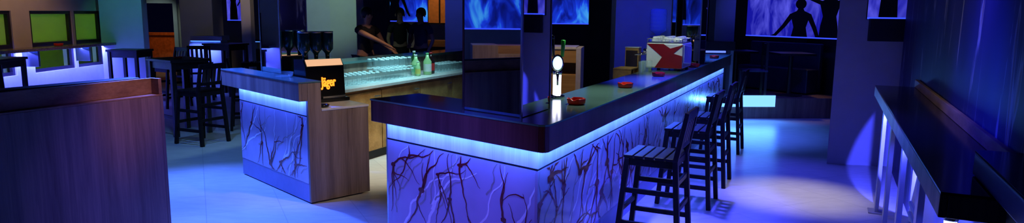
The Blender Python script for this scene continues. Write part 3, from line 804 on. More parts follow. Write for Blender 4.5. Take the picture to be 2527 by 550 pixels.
struct(MB().mm((-10.8, 12.25, 0), (-7.6, 12.4, CEIL)).build('wall_light_block', DARKWALL))  # unseen wall, added to stop green terrace light leaking into the hall
# white wainscot between and below the windows
mb = MB(); mb.mm((XW + .001, 7.5, 0), (XW + .014, 12.1, Z0))
for a, e in ((9.912, 10.288), (11.272, 11.328), (7.5, 8.748)): mb.mm((XW + .001, a, Z0), (XW + .014, e, 1.055))
struct(mb.build('trim_2', simple('white_gloss_panel', (.85, .85, .88), .35, 0, .03)))
# sill counter along the windows
sc_ = thing('window_counter', 'narrow stone drinking counter along the left windows', 'counter', (XW, 10.2, 0))
mb = MB(); mb.mm((.016, -1.7, 1.06), (.32, 1.85, 1.105)); mb.build('slab', simple('speckled_stone', (.22, .18, .15), .2, 0, .5, 60), sc_, .004)
for y in (-1.5, -.15, 1.08): MB().mm((.02, y - .02, .82), (.26, y + .02, 1.059)).build('bracket', STEEL, sc_, .003)
MB().mm((.03, -1.65, 1.046), (.06, 1.80, 1.058)).build('light_strip', LED, sc_)
# piers
def pier(name, label, poly, mat, z0=0, z1=CEIL - .001):
    o = MB().prism(poly, z0, z1).build(name, mat); struct(o); return o
pier('wall_pier_left', '', [(-7.34, 11.85), (-6.72, 12.1), (-6.95, 12.7), (-7.57, 12.45)], PLASTW)
pier('wall_pier_back_left', '', [(-6.98, 14.0), (-6.30, 14.0), (-6.30, 14.5), (-6.98, 14.5)], GREYWALL)
pier('wall_pier_middle', '', [(-3.86, 12.5), (-3.40, 12.42), (-2.93, 12.5), (-2.93, 13.1), (-3.86, 13.1)], PLASTW)
pier('wall_pier_cream', '', [(-5.70, 14.0), (-5.50, 14.0), (-5.50, 14.2), (-5.70, 14.2)], PLASTW)
pier('wall_pier_blue', '', [(-1.25, 12.3), (-.93, 12.3), (-.93, 12.8), (-1.25, 12.8)], GREYWALL)
pier('wall_pier_far', '', [(1.72, 11.2), (2.72, 11.2), (2.72, 11.7), (1.72, 11.7)], GREYWALL)
pier('wall_pier_stage', '', [(3.75, 12.4), (4.12, 12.4), (4.12, 12.8), (3.75, 12.8)], GREYWALL, .342)
pier('wall_pier_right', '', [(3.70, 7.60), (4.46, 7.47), (4.60, 8.05), (4.08, 8.2)], GREYWALL)
# back walls
DW = (-9.56, -8.36)
mb = MB(); mb.mm((-10.8, 16.7, 0), (DW[0], 16.9, CEIL)); mb.mm((DW[1], 16.7, 0), (-1.0, 16.9, CEIL)); mb.mm((DW[0], 16.7, 1.95), (DW[1], 16.9, CEIL))
struct(mb.build('wall_back_left', PLAST))
struct(MB().mm((-1.0, 15.0, 0), (4.4, 15.2, CEIL)).build('wall_back', DARKWALL))
struct(MB().prism([(-1.0, 15.0), (-1.0, 16.9), (-1.1, 16.9), (-1.1, 15.0)], 0, CEIL).build('wall_back_step', DARKWALL))
struct(MB().prism([(4.25, 13.85), (6.2, 11.05), (6.35, 11.15), (4.4, 13.95)], 0, CEIL).build('wall_back_right', DARKWALL))
struct(MB().prism([(4.25, 13.85), (4.3, 15.0), (4.4, 15.0), (4.4, 13.95)], 0, CEIL).build('wall_back_link', DARKWALL))
# mural wall at the right
a, e = sf + Rq(-1.72, SD + .002), sf + Rq(5.35, SD + .002)
struct(MB().prism([a, e, e + NO * .15, a + NO * .15], 0, CEIL).build('wall_right', ART))
struct(MB().prism([(4.60, 8.05), (6.35, 11.15), (6.45, 11.05), (4.75, 7.95)], 0, CEIL).build('wall_right_far', DARKWALL))
q = sf + Rq(5.35, SD + .002)
struct(MB().mm((q.x + .02, q.y - .12, 0), (8.2, q.y - .001, CEIL)).build('wall_right_near', DARKWALL))
struct(MB().mm((-7.45, -4.1, 0), (8.2, -4, CEIL)).build('wall_front', DARKWALL))
struct(MB().mm((-10.8, 13, 0), (-10.7, 17, CEIL)).build('wall_far_left', PLAST))
a, e = sf + Rq(.3, SD - .002), sf + Rq(LR + 1.0, SD - .002)
struct(MB().prism([a, e, e - NO * .006, a - NO * .006], 0.0, 1.0).build('trim_1', PLASTW))
# glass door
df = MB(); df.mm((DW[0], 16.62, 0), (DW[0] + .10, 16.78, 1.94)); df.mm((DW[1] - .10, 16.62, 0), (DW[1], 16.78, 1.94)); df.mm((DW[0] + .10, 16.62, 1.84), (DW[1] - .10, 16.78, 1.94))
d1 = struct(df.build('door_1', WHITEPL, None, .004))
lf = MB(); x0, x1 = DW[0] + .11, DW[0] + .40
for xx in (x0, x1 - .05): lf.mm((xx, 16.66, .02), (xx + .05, 16.71, 1.83))
lf.mm((x0 + .05, 16.66, .02), (x1 - .05, 16.71, .12)); lf.mm((x0 + .05, 16.66, 1.75), (x1 - .05, 16.71, 1.83)); lf.build('side_light', simple('pale_green_frame', (.55, .62, .30), .4), d1)
MB().mm((x0 + .051, 16.68, .121), (x1 - .051, 16.688, 1.749)).build('pane', PANE, d1)
# outside the door
gw = MB(); gw.mm((-11.0, 19.3, 0), (-9.1, 19.6, .95)); gw.mm((-11.0, 19.26, .951), (-9.06, 19.64, 1.02)); o = gw.build('garden_wall', simple('orange_brick', (.55, .22, .08), .8, 0, .3, 12)); tag(o, 'low orange lit brick wall outside the glass door', 'wall')
bh = MB(); rnd = random.Random(4)
for i in range(420):
    c = V((-9.0 + rnd.gauss(0, .45), 20.6 + rnd.gauss(0, .3), .3 + abs(rnd.gauss(.5, .45)))); a = V((rnd.uniform(-1, 1), rnd.uniform(-1, 1), rnd.uniform(-1, 1))).normalized() * .09; e = V((rnd.uniform(-1, 1), rnd.uniform(-1, 1), rnd.uniform(-1, 1))).normalized() * .05
    bh.add([c - a, c + e, c + a, c - e], [(0, 1, 2, 3)])
bs = thing('garden_shrub', 'dark leafy shrub outside beyond the glass door', 'shrub', (-9.0, 20.6, 0))
for i in range(len(bh.v)): bh.v[i] = tuple(V(bh.v[i]) - V((-9.0, 20.6, 0)))
bh.build('foliage', simple('dark_leaves', (.05, .05, .02), .6), bs, fix=False)
MB().tube((0, 0, 0), (0, .03, .8), .03, .015).build('stem', BLACKW, bs)

# ------------------------------------------------------------------ backlit pictures
def dancer(mb, org, du, sx, sz, arms, mi=1, lift=.006):
    """flat figure in the print: org = hip centre on the picture, du = picture's right"""
    du = V((du.x, du.y, 0)); nr = V((du.y, -du.x, 0))
    def q(x, z): return V(org) + du * x * sx + V((0, 0, z * sz)) + nr * lift
    parts = []
    parts.append([(-.20, -.65), (.20, -.65), (.17, -.1), (.13, .15), (.19, .42), (.21, .52), (.08, .60), (.05, .68), (-.05, .68), (-.08, .60), (-.21, .52), (-.19, .42), (-.13, .15), (-.17, -.1)])
    parts.append([(.115 * math.cos(2 * PI * i / 14), .79 + .145 * math.sin(2 * PI * i / 14)) for i in range(14)])
    for pl in arms:
        n = len(pl); l, r_ = [], []
        for i, (x, z) in enumerate(pl):
            a = V(pl[max(0, i - 1)]); c = V(pl[min(n - 1, i + 1)]); d = (c - a).normalized(); w = .055 - .028 * i / (n - 1)
            l.append((x - d.y * w, z + d.x * w)); r_.append((x + d.y * w, z - d.x * w))
        parts.append(l + r_[::-1])
    for p in parts: mb.add([q(x, z) for x, z in p], [list(range(len(p)))], mi)
ARM_A = [[(-.17, .50), (-.34, .18), (-.52, -.08), (-.66, -.16)], [(.17, .50), (.30, .15), (.38, -.12), (.46, -.30)]]
ARM_B = [[(-.17, .50), (-.42, .62), (-.30, .90), (-.12, 1.02)], [(.17, .50), (.42, .70), (.36, 1.0)]]
ARM_C = [[(-.17, .5), (-.40, .80), (-.48, 1.15)], [(.17, .5), (.35, .2), (.2, 0.0)]]
def lightbox(label, a, e, z0, z1, mat, figs, figmat=SILH, depth=.08):
    a, e = V(a), V(e); du = (e - a).normalized(); nr = V((du.y, -du.x)); mid = (a + e) / 2; L = (e - a).length
    t = thing('light_box', label, 'light box', (mid.x, mid.y, 0), 0, 'backlit pictures')
    A = a - mid; E = e - mid
    MB().prism([A, E, E - nr * depth, A - nr * depth], z0 - .02, z1 + .02).build('case', BLACK, t)
    mb = MB(); z = V((0, 0, 1)); g = V((nr.x, nr.y, 0)) * .004
    A3, E3 = V((A.x, A.y, 0)) + g, V((E.x, E.y, 0)) + g
    mb.add([A3 + z * z0, E3 + z * z0, E3 + z * z1, A3 + z * z1], [(0, 1, 2, 3)], 0)
    for fx, fz, sx, sz, arms in figs:
        p = A + du * fx * L; dancer(mb, (p.x, p.y, fz), du, sx, sz, arms)
    mb.build('picture', [mat, figmat], t, fix=False)
    # light line along the lower edge
    MB().prism([A + nr * .004, E + nr * .004, E + nr * .012, A + nr * .012], z0 - .015, z0 + .006).build('edge_light', emit('edge_glow', (.03, .06, .9), 1.6), t)
    return t
lightbox('wide backlit violet picture of two dancers above the raised platform', (4.62, 13.20), (5.92, 11.33), 1.32, 2.6, LBOX, [(.50, 1.40, .95, .66, ARM_A), (.745, 1.60, .95, .68, ARM_B)])
lightbox('narrow backlit violet picture on the pier above the mural wall shelf', (3.98, 7.52), (4.40, 7.45), 1.70, 2.6, LBOX, [(.5, 2.0, .5, .5, ARM_C)])
lightbox('backlit blue picture with pale figures on the far back wall', (-3.05, 16.6), (-2.08, 16.6), 1.47, 2.6, LBOXC, [(.12, 1.80, .8, .7, ARM_A)])
lightbox('small backlit violet picture far back at the left', (-7.1, 16.6), (-6.62, 16.6), 1.45, 2.5, LBOX, [(.35, 1.8, .5, .6, ARM_C)])
lightbox('dim deep blue backlit picture behind the beer tap', (.78, 14.85), (1.68, 14.85), 1.48, 2.6, LBOXC, [])
lightbox('long backlit blue picture on the left wall, seen in the mirrored columns', (XW + .09, 1.0), (XW + .09, 8.4), 1.44, 2.75, LBOXC, [(.12, 1.95, .8, .75, ARM_A), (.47, 2.05, .7, .75, ARM_B), (.8, 2.0, .8, .75, ARM_C)])
# black panel under the narrow picture
tag(MB().prism([(3.995, 7.505), (4.44, 7.43), (4.43, 7.37), (3.985, 7.445)], 1.44, 1.69).build('loudspeaker_bar', BLACK, None, .004), 'flat black speaker bar on the pier under the narrow backlit picture', 'speaker')

# dark murals
o = MB().mm((-5.85, 16.62, .9), (-5.05, 16.69, 2.7)).build('wall_mural', MURAL); tag(o, 'dark mural with a red patch far back, left of the mirrored column', 'mural')
o = MB().mm((-3.85, 16.62, .9), (-3.1, 16.69, 2.7)).build('wall_mural', MURAL); tag(o, 'dark reddish mural left of the far blue picture, behind the people', 'mural')
# orange wall cabinet
wcab = thing('wall_cabinet', 'orange lit wooden wall cabinet at the back, right of the far blue picture', 'cabinet', (-1.72, 15.6, 0))
MB().mm((-.26, -.10, 1.42), (.22, .25, 2.2)).build('body', BLACKW, wcab)
for x in (-.24, .04): MB().mm((x, -.12, 1.45), (x + (.24 if x < 0 else .14), -.10, 2.15)).build('door', simple('orange_door', (.75, .30, .06), .4), wcab, .003)
MB().mm((-.26, -.12, .9), (.22, .2, 1.05)).build('lower_shelf', ORANGE, wcab)
MB().mm((-.26, -.10, 0), (.22, .2, .9)).build('base_unit', BLACKW, wcab)
# glowing white counter far back
wc2 = thing('white_counter', 'white counter lit blue with a grey top, far back beyond the high tables', 'counter', (-6.2, 13.9, 0))
MB().mm((-.45, -.25, 0), (.20, -.22, 1.07)).build('front_panel', PLASTW, wc2); MB().mm((-.45, -.22, 0), (.20, .07, 1.07)).build('carcass', PLASTW, wc2)
MB().mm((-.40, -.30, 1.071), (.25, .07, 1.17)).build('top', GREYWALL, wc2, .004)
MB().mm((-.40, -.29, 1.055), (.20, -.27, 1.07)).build('light_strip', LED, wc2)
lb2 = thing('lit_sideboard', 'dark sideboard with blue lit edges far back, left of the mirrored column', 'sideboard', (-5.3, 15.3, 0))
MB().mm((-.8, -.2, 0), (.9, .2, .82)).build('body', BLACKW, lb2); MB().mm((-.8, -.25, 1.0), (.9, .2, 1.04)).build('top', BLACKW, lb2)
for x in (-.7, -.35, .0, .45, .8): MB().mm((x - .06, -.18, .821), (x + .06, .15, .999)).build('post', PLASTW, lb2)
MB().mm((-.8, -.22, .985), (.9, -.20, .998)).build('light_strip', LED, lb2)

# ------------------------------------------------------------------ raised platform on the right
pf = thing('platform', 'raised wooden platform with a glowing white strip along its front edge', 'platform', (0, 0, 0))
P0, P1 = V((2.78, 10.87)), V((5.75, 11.08)); pd = (P1 - P0).normalized(); pn = V((-pd.y, pd.x))
MB().prism([P0, P1, P1 + pn * .02, P0 + pn * .02], 0, .34).build('front_board', WALNUT, pf)
MB().prism([P0 + pn * .02, P1 + pn * .02, (5.1, 12.2), (4.3, 13.3), (2.78, 12.2)], .0, .34).build('deck', wood('deck_boards', (.16, .10, .06), (.28, .18, .11), .4, 6, 'x'), pf)
e = P0 + pd * 1.62
MB().prism([P0 - pn * .02, e - pn * .02, e - pn * .001, P0 - pn * .001], .20, .39).build('light_strip', emit('cool_white_strip', (.16, .42, 1.0), 1.9), pf)['label'] = 'glowing white blue step light'
# benches, tables and chairs in the dark of the platform
be = thing('bench', 'long dark padded bench against the wall under the wide violet picture', 'bench', (0, 0, 0))
w0, w1 = V((4.60, 12.86)), V((5.42, 11.68)); wd_ = (w1 - w0).normalized(); wn = V((wd_.y, -wd_.x)); wn = wn if wn.y < 0 else -wn
MB().prism([w0, w1, w1 + wn * .36, w0 + wn * .36], .36, .78).build('seat', NAVYF, be, .02)
MB().prism([w0, w1, w1 - wn * .10, w0 - wn * .10], .36, 1.22).build('backrest', NAVYF, be, .02)
for k in (0.06, .5, .94):
    q = w0 + (w1 - w0) * k + wn * .28
    MB().mm((q.x - .03, q.y - .03, .341), (q.x + .03, q.y + .03, .359)).build('foot', BLACK, be)
def low_table(label, x, y):
    t = thing('dark_table', label, 'table', (x, y, .341)); 
    MB().mm((-.3, -.3, .70), (.3, .3, .74)).build('tabletop', BLACKW, t, .004)
    MB().tube((0, 0, .02), (0, 0, .70), .035).build('pedestal', BLACKW, t); MB().lathe([(.22, 0), (.22, .012), (.05, .03)], 20).build('base', BLACKW, t)
    return t
low_table('dark pedestal table on the platform, nearer the bar', 4.04, 11.98)
low_table('dark pedestal table on the platform, beside the grey pier at the right', 4.80, 11.42)
def low_chair(label, x, y, rz):
    t = thing('dining_chair', label, 'chair', (x, y, .341), rz, 'dark chairs on the platform')
    MB().mm((-.21, -.21, .43), (.21, .21, .46)).build('seat', NAVYF, t, .006)
    for sx in (-.18, .18):
        MB().mm((sx - .02, -.2, 0), (sx + .02, -.16, .43)).build('leg', BLACKW, t); MB().mm((sx - .02, .16, 0), (sx + .02, .2, .92)).build('leg', BLACKW, t)
    MB().mm((-.16, .17, .70), (.16, .19, .90)).build('backrest', BLACKW, t, .004)
    return t
ch = low_chair('dark chair on the platform between the bar and the nearer pedestal table', 3.55, 11.95, math.radians(70))
dup(ch, (4.10, 11.27, .341), math.radians(-100), 'dark chair on the platform between the two pedestal tables')
# tall shelf with glowing rail at the far end of the bar
fs_ = thing('high_shelf', 'dark high drinking shelf with a bright blue rail behind the far end of the bar', 'shelf', (3.42, 11.25, 0))
MB().mm((-.25, -.15, 1.12), (.3, .15, 1.27)).build('shelf_top', BLACKW, fs_, .004)
MB().mm((-.20, -.17, 1.085), (.14, -.13, 1.115)).build('light_rail', emit('blue_rail', (.12, .2, 1), 1.6), fs_)
for x in (-.22, .27): MB().mm((x - .025, -.10, .342), (x + .025, .10, 1.119)).build('leg', BLUEST, fs_)
# floor rail of the bar end post
pst = W(7.5 - .02, .05)
for root, c in ((pf, V((4.2, 11.6, 0))), (be, V((5.0, 12.2, .341))), (kd, V((-1.5, -3.95, 0)))):
    c = c if root is not kd else V((Rq(4.4, .24).x, Rq(4.4, .24).y, 0))
    root.location = root.location + c
    for ch_ in root.children: ch_.location = ch_.location - c
# ------------------------------------------------------------------ people
SKIN = simple('skin', (.50, .28, .19), .55, 0, .06); HAIR = simple('dark_hair', (.012, .009, .008), .5)
CLO = simple('black_shirt', (.012, .012, .014), .8); CLOB = simple('dark_blue_shirt', (.05, .06, .14), .8); TROU = simple('dark_trousers', (.014, .014, .02), .8)
def skin_mesh(name, joints, edges, mat, parent, root, sub=1):
    names = list(joints); idx = {n: i for i, n in enumerate(names)}
    me = bpy.data.meshes.new(name); me.from_pydata([joints[n][:3] for n in names], [(idx[a], idx[b_]) for a, b_ in edges], [])
    me.materials.append(mat); o = bpy.data.objects.new(name, me); COL.objects.link(o)
    md = o.modifiers.new('skin', 'SKIN'); md.use_smooth_shade = True
    for n in names:
        r = joints[n][3]; r = r if isinstance(r, tuple) else (r, r)
        me.skin_vertices[0].data[idx[n]].radius = r; me.skin_vertices[0].data[idx[n]].use_root = (n == root)
    sd = o.modifiers.new('sub', 'SUBSURF'); sd.levels = sub; sd.render_levels = sub
    o.parent = parent
    return o
def person(label, loc, rz, pose, shirt):
    """local frame: faces -y"""
    t = thing('person', label, 'person', loc, rz)
    lean = pose.get('lean', 0)
    def up(x, y, z):        # torso point, leaned forward about the hips
        zz = z - .92; return (x, y - math.sin(lean) * zz, .92 + math.cos(lean) * zz)
    J = {}; E = []
    J['pelvis'] = (*up(0, 0, .93), (.15, .11)); J['waist'] = (*up(0, 0, 1.10), (.135, .10)); J['chest'] = (*up(0, 0, 1.30), (.16, .115)); J['collar'] = (*up(0, .01, 1.43), (.11, .08))
    J['neck'] = (*up(0, 0, 1.50), .053); J['jaw'] = (*up(0, -.02, 1.57), (.068, .075)); J['head'] = (*up(0, -.01, 1.66), (.080, .095)); J['crown'] = (*up(0, 0, 1.73), (.055, .065)); J['nose'] = (*up(0, -.115, 1.625), .011)
    E += [('pelvis', 'waist'), ('waist', 'chest'), ('chest', 'collar'), ('collar', 'neck'), ('neck', 'jaw'), ('jaw', 'head'), ('head', 'crown'), ('head', 'nose')]
    for s, n in ((-1, 'r'), (1, 'l')):
        J['hip' + n] = (s * .10, 0, .88, .095); J['knee' + n] = (s * .11, -.02, .48, .058); J['ankle' + n] = (s * .115, .01, .08, .040); J['toe' + n] = (s * .13, -.16, .035, .034)
        E += [('pelvis', 'hip' + n), ('hip' + n, 'knee' + n), ('knee' + n, 'ankle' + n), ('ankle' + n, 'toe' + n)]
        sh = V(up(s * .185, 0, 1.40)); el = V(pose[n + 'e']); wr = V(pose[n + 'w'])
        J['sh' + n] = (*sh, .060); J['el' + n] = (*el, .043); J['wr' + n] = (*wr, .027)
        d = (wr - el).normalized(); pm = wr + d * .06; J['palm' + n] = (*pm, (.036, .022))
        E += [('collar', 'sh' + n), ('sh' + n, 'el' + n), ('el' + n, 'wr' + n), ('wr' + n, 'palm' + n)]
        side = d.cross(V((0, 0, 1)));  side = side.normalized() if side.length > .1 else V((1, 0, 0)); dn = d.cross(side).normalized()
        dn = dn if dn.z < 0 else -dn
        for k in range(4):
            b0 = pm + side * (k - 1.5) * .021 + d * .02; ln = (.070, .082, .078, .060)[k]
            p1_ = b0 + d * ln * .55; p2_ = p1_ + (d * .8 + dn * .6).normalized() * ln * .5
            J['fa%d' % k + n] = (*b0, .0105); J['fb%d' % k + n] = (*p1_, .009); J['fc%d' % k + n] = (*p2_, .008)
            E += [('palm' + n, 'fa%d' % k + n), ('fa%d' % k + n, 'fb%d' % k + n), ('fb%d' % k + n, 'fc%d' % k + n)]
        th = wr + d * .03 + side * -.035; J['ta' + n] = (*th, .011); J['tb' + n] = (*(th + d * .045 - side * .015), .009)
        E += [('palm' + n, 'ta' + n), ('ta' + n, 'tb' + n)]
    skin_mesh('body', J, E, SKIN, t, 'pelvis')
    # shirt
    SJ = {k: J[k] for k in ('pelvis', 'waist', 'chest', 'collar')}; SE = [('pelvis', 'waist'), ('waist', 'chest'), ('chest', 'collar')]
    for n in 'rl':
        a, e = V(J['sh' + n][:3]), V(J['el' + n][:3]); SJ['sh' + n] = J['sh' + n]; q = a + (e - a) * pose.get('sleeve', .6); SJ['sl' + n] = (*q, .054); SE += [('collar', 'sh' + n), ('sh' + n, 'sl' + n)]
    SJ = {k: (*v[:3], tuple((r + .014) for r in (v[3] if isinstance(v[3], tuple) else (v[3], v[3])))) for k, v in SJ.items()}
    skin_mesh('shirt', SJ, SE, shirt, t, 'pelvis')
    TJ = {'pelvis': J['pelvis']}; TE = []
    for n in 'rl':
        for k in ('hip', 'knee', 'ankle'): TJ[k + n] = J[k + n]
        TE += [('pelvis', 'hip' + n), ('hip' + n, 'knee' + n), ('knee' + n, 'ankle' + n)]
    TJ = {k: (*v[:3], tuple((r + .012) for r in (v[3] if isinstance(v[3], tuple) else (v[3], v[3])))) for k, v in TJ.items()}
    skin_mesh('trousers', TJ, TE, TROU, t, 'pelvis')
    for s in (-1, 1):
        MB().prism([(s * .125 + x, -.07 + y) for x, y in rounded(.10, .28, .045)], 0, .075).build('shoe', BLACK, t, .015)
    hm = MB(); Rx = Matrix.Rotation(lean + .30, 3, 'X'); hc0 = V(up(0, .022, 1.685))
    hm.lathe([(.092, -.055), (.099, -.02), (.100, .01), (.092, .05), (.070, .083), (.036, .102), (.004, .108)], 18, hc0, Rx @ Matrix.Diagonal((1, 1.12, 1)))
    hm.build('hair', HAIR, t, 0, True)
    for s in (-1, 1):
        e = V(up(s * .032, -.098, 1.655)); mb = MB(); mb.lathe([(.001, -.010), (.008, -.006), (.010, 0), (.008, .006), (.001, .010)], 10, e); mb.build('eye', simple('eye_%d' % s, (.05, .03, .02), .2), t, 0, True)
        e = V(up(s * .092, .0, 1.63)); mb = MB(); mb.lathe([(.002, -.03), (.014, -.02), (.017, .005), (.010, .03), (.002, .034)], 10, e); mb.build('ear', SKIN, t, 0, True)
    e = V(up(0, -.100, 1.585)); MB().box(e, (.045, .012, .010)).build('mouth', simple('lips', (.35, .12, .10), .5), t, .004)
    return t
# standing behind the back counter, reaching to the right across the table
person('person in black leaning forward behind the back counter, bare arms reaching to the right', (-2.52, 11.3, 0), math.radians(40), dict(lean=.15, sleeve=.35, re=(.02, -.30, 1.26), rw=(.22, -.42, 1.14), le=(.30, -.10, 1.16), lw=(.36, -.28, 1.06)), CLO)
person('person in dark clothes standing in front of the far blue picture, left one', (-2.42, 14.3, 0), math.radians(10), dict(re=(-.26, .02, 1.13), rw=(-.22, -.18, .98), le=(.26, .02, 1.13), lw=(.20, -.20, 1.02)), CLO)
person('person in a dark blue shirt standing in front of the far blue picture, right one', (-1.88, 13.6, 0), math.radians(-20), dict(re=(-.27, .02, 1.13), rw=(-.15, -.22, 1.05), le=(.27, .02, 1.13), lw=(.24, -.15, .92)), CLOB)

# ------------------------------------------------------------------ lights
def area(name, loc, target, sx, sy, energy, col, spread=None):
    l = bpy.data.lights.new(name, 'AREA'); l.shape = 'RECTANGLE'; l.size = sx; l.size_y = sy; l.energy = energy; l.color = col
    if spread: l.spread = spread
    o = bpy.data.objects.new(name, l); COL.objects.link(o); o.location = loc
    o.rotation_euler = (V(target) - V(loc)).to_track_quat('-Z', 'Y').to_euler(); return o
def spot(name, loc, target, energy, col, ang, blend=.5, rad=.06):
    l = bpy.data.lights.new(name, 'SPOT'); l.energy = energy; l.color = col; l.spot_size = math.radians(ang); l.spot_blend = blend; l.shadow_soft_size = rad
    o = bpy.data.objects.new(name, l); COL.objects.link(o); o.location = loc
    o.rotation_euler = (V(target) - V(loc)).to_track_quat('-Z', 'Y').to_euler(); return o
BLUE = (.045, .12, 1.0); DEEP = (.016, .018, 1.0); VIOL = (.05, .055, 1.0)
def strip_light(name, a, e, z, energy, col, out):
    """LED tape lying under an overhang between plan points a and e"""
    mid = (a + e) / 2; L = (e - a).length
    l = bpy.data.lights.new(name, 'AREA'); l.shape = 'RECTANGLE'; l.size = L; l.size_y = .02; l.energy = energy; l.color = col
    o = bpy.data.objects.new(name, l); COL.objects.link(o)
    d = (e - a).normalized(); zax = V((out.x * .35, out.y * .35, 1)).normalized()   # -zax is the beam: down and towards the panel
    x = V((d.x, d.y, 0)); y = zax.cross(x).normalized()
    Mt = Matrix.Identity(4)
    for i in range(3): Mt[i][0] = x[i]; Mt[i][1] = y[i]; Mt[i][2] = zax[i]
    Mt.translation = V((mid.x, mid.y, z)); o.matrix_world = Mt; return o
pp = [B + q for q in offset_path([A_, V((0, 0)), C_], .045)]
strip_light('bar_end_led', pp[0], pp[1], BF + .0, 9, BLUE, nS)
strip_light('bar_side_led', pp[1], pp[2], BF + .0, 52, BLUE, NO)
strip_light('service_led', K + Kp(.03, -.04), K + Kp(KL, -.04), FB, 8, BLUE, -kv)
strip_light('window_led', V((XW + .12, 8.6)), V((XW + .12, 12.0)), 1.04, 170, (.065, .085, 1), V((1, 0)))
area('far_counter_led', (-6.3, 13.46, 1.06), (-6.3, 13.64, .5), .6, .04, 9, (.08, .13, 1), 2.2)
area('platform_led', (3.6, 10.75, .30), (3.6, 10.2, 0), 1.5, .05, 20, (.07, .26, 1))
# ceiling floods
spot('flood_floor_left', (-3.6, 7.0, 2.9), (-2.75, 5.55, 0), 2300, (.045, .125, 1), 70, .9)
spot('flood_floor_gap', (-2.75, 5.3, 2.9), (-1.95, 4.75, 0), 1000, (.05, .11, 1), 50, .8)
spot('flood_back_left', (-3.6, 7.2, 2.9), (-4.0, 7.6, 0), 260, (.08, .24, .8), 80, .9)
spot('flood_stools', (1.7, 6.2, 2.9), (1.5, 6.0, 0), 1300, VIOL, 50, .9)
spot('flood_stools_near', (1.9, 3.6, 2.9), (1.35, 4.6, 0), 950, VIOL, 46, .9)
spot('flood_aisle', (2.6, 9.2, 2.9), (3.0, 9.7, 0), 900, (.05, .13, 1), 66, .9)
spot('flood_aisle_near', (2.75, 8.3, 2.9), (2.55, 6.7, 0), 480, VIOL, 66, 1.0)
spot('white_floor_spot', (2.6, 6.1, 2.9), (2.74, 6.2, 0), 330, (1, .90, .74), 34, 1.0)
spot('mural_flood', (1.0, 4.3, 2.9), (2.62, 3.45, 1.05), 620, DEEP, 46, 1.0)
spot('mural_fill', (1.0, 3.6, 2.9), (2.9, 4.2, 1.6), 60, (1, .95, .9), 60, 1.0)  # added fill without a fixture, brings out the pale drips
spot('pier_flood', (3.0, 5.6, 2.9), (4.0, 7.5, 1.0), 5, DEEP, 60, 1.0)
spot('front_bounce_fill', (-1.6, 2.4, 2.9), (-.35, 4.2, .35), 330, (.055, .055, 1), 34, .9)  # added fill standing in for blue bounce off the floor
for tt in (1.4, 2.03, 2.66, 3.30, 3.93):
    q = sf + Rq(tt, .055); spot('shelf_spot', (q.x, q.y, .94), (q.x + NO.x * .06 + L2.x * .1, q.y + NO.y * .06 + L2.y * .1, 0), 22, (.045, .06, 1), 120, .6, .02)
spot('shelf_wall_spot', (2.91, 5.07, .95), (6.31, 7.47, -.75), 700, (.05, .06, 1), 62.5, .08, .01)
# white work lights inside the bar
spot('work_light', (-.7, 7.4, 2.9), (-1.15, 7.15, 0), 420, (1, .88, .68), 40, .8)
area('glass_light', (-1.0, 8.0, 2.6), (-1.55, 8.2, .9), 1.6, .2, 20, (.42, .88, 1.0), 1.5)
spot('end_panel_spot', (.0, 4.9, 2.9), (-1.6, 5.9, .75), 150, (1, .78, .56), 27, .9)
spot('glow_cabinet', (.5, 7.2, 2.8), (.8, 8.2, 1.1), 60, (1, .75, .45), 40, .8)
spot('coffee_spot', (1.1, 6.3, 2.9), (1.62, 7.3, 1.2), 74, (.78, 1, .85), 38, .8)
spot('cream_pier_spot', (-5.0, 12.6, 2.9), (-5.58, 14.0, 1.8), 30, (1, .75, .4), 26, .8)
spot('bar_top_fill', (.9, 5.6, 2.95), (.75, 5.0, 1.1), 220, (.85, 1, .80), 52, .9)  # added fill to brighten the glass top and the ashtrays
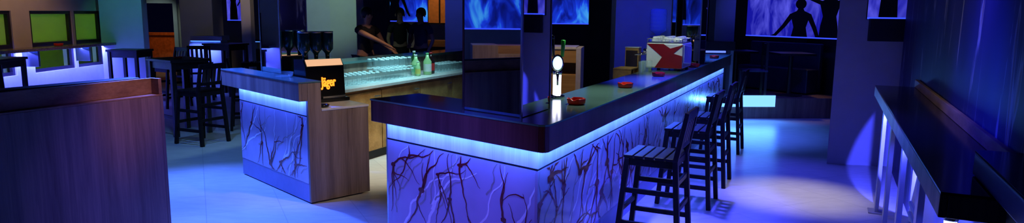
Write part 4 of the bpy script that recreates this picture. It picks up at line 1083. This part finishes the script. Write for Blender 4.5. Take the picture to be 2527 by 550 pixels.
# warm lights
spot('ledge_spot', (-1.75, 4.4, 2.4), (-2.64, 4.60, 1.16), 75, (1, .50, .16), 24, 1.0)
spot('front_fill', (-1.6, .6, 2.9), (-.5, 4.1, .9), 60, (1, .30, .30), 30, .9)
spot('counter_violet', (-.6, 3.2, 2.8), (-2.55, 4.55, .5), 300, (.13, .075, 1), 31, 1.0)
spot('tall_cabinet_fill', (-3.2, 2.2, 2.9), (-4.25, 3.5, 1.2), 120, (1, .74, .66), 36, .9)  # added fill so the cabinet shows up in the mirror
spot('window_wall_warm', (-6.3, 9.6, 2.8), (-7.45, 10.2, 1.4), 36, (1, .56, .20), 70, .9)
spot('pier_teal', (-5.7, 10.4, 2.9), (-7.0, 12.0, 1.5), 42, (.06, .60, .40), 34, .8)
spot('pier_mid', (-3.0, 10.2, 2.9), (-3.4, 12.5, 1.8), 66, (.55, 1, .68), 42, .8)
spot('pier_back', (-6.0, 12.4, 2.9), (-6.6, 14.0, 1.6), 9, (1, .9, .66), 40, .8)
spot('person_spot', (-2.1, 10.2, 2.9), (-2.25, 10.95, 1.25), 60, (1, .66, .40), 26, .8)
spot('cabinet_back_spot', (-1.7, 14.3, 2.9), (-1.7, 15.5, 1.7), 40, (1, .6, .3), 36, .8)
spot('far_pier_blue', (1.9, 9.6, 2.9), (2.2, 11.2, 1.0), 90, DEEP, 60, .9)
spot('blue_pier', (-1.0, 11.2, 2.9), (-1.1, 12.3, 1.4), 40, (.05, .09, 1), 50, .9)
area('terrace_green', (-8.6, 10.6, 2.8), (-9.6, 10.6, .6), 2.5, .4, 120, (.45, 1, .06), 1.9)
area('outside_warm', (-9.4, 18.2, 2.8), (-9.7, 19.3, .5), 1, .4, 7, (1, .33, .06), 2.0)
spot('door_frame_fill', (-8.2, 14.6, 2.9), (-8.9, 16.6, 1.2), 50, (.6, .85, .8), 36, .8)  # added fill to lift the door frame, no lamp hangs here
spot('stage_violet', (4.2, 11.4, 2.9), (4.8, 12.0, .4), 26, DEEP, 80, .9)
spot('deck_warm', (5.0, 11.7, 2.8), (4.9, 11.2, .34), 40, (1, .6, .3), 34, .9)
spot('stage_pier_spot', (4.75, 11.7, 2.7), (4.12, 12.5, 1.9), 30, VIOL, 34, .8)
spot('platform_front_blue', (3.9, 9.4, 2.9), (4.6, 10.9, .2), 170, VIOL, 36, .9)

w_ = bpy.data.worlds.new('world'); sc.world = w_; w_.use_nodes = True
w_.node_tree.nodes['Background'].inputs[0].default_value = (.01, .012, .12, 1); w_.node_tree.nodes['Background'].inputs[1].default_value = .04
sc.view_settings.view_transform = 'Standard'; sc.view_settings.look = 'None'; sc.view_settings.gamma = 1; sc.view_settings.exposure = 0
sc.view_settings.use_curve_mapping = False
sc.cycles.use_denoising = True
sc.cycles.max_bounces = 8
sc.cycles.sample_clamp_indirect = 6
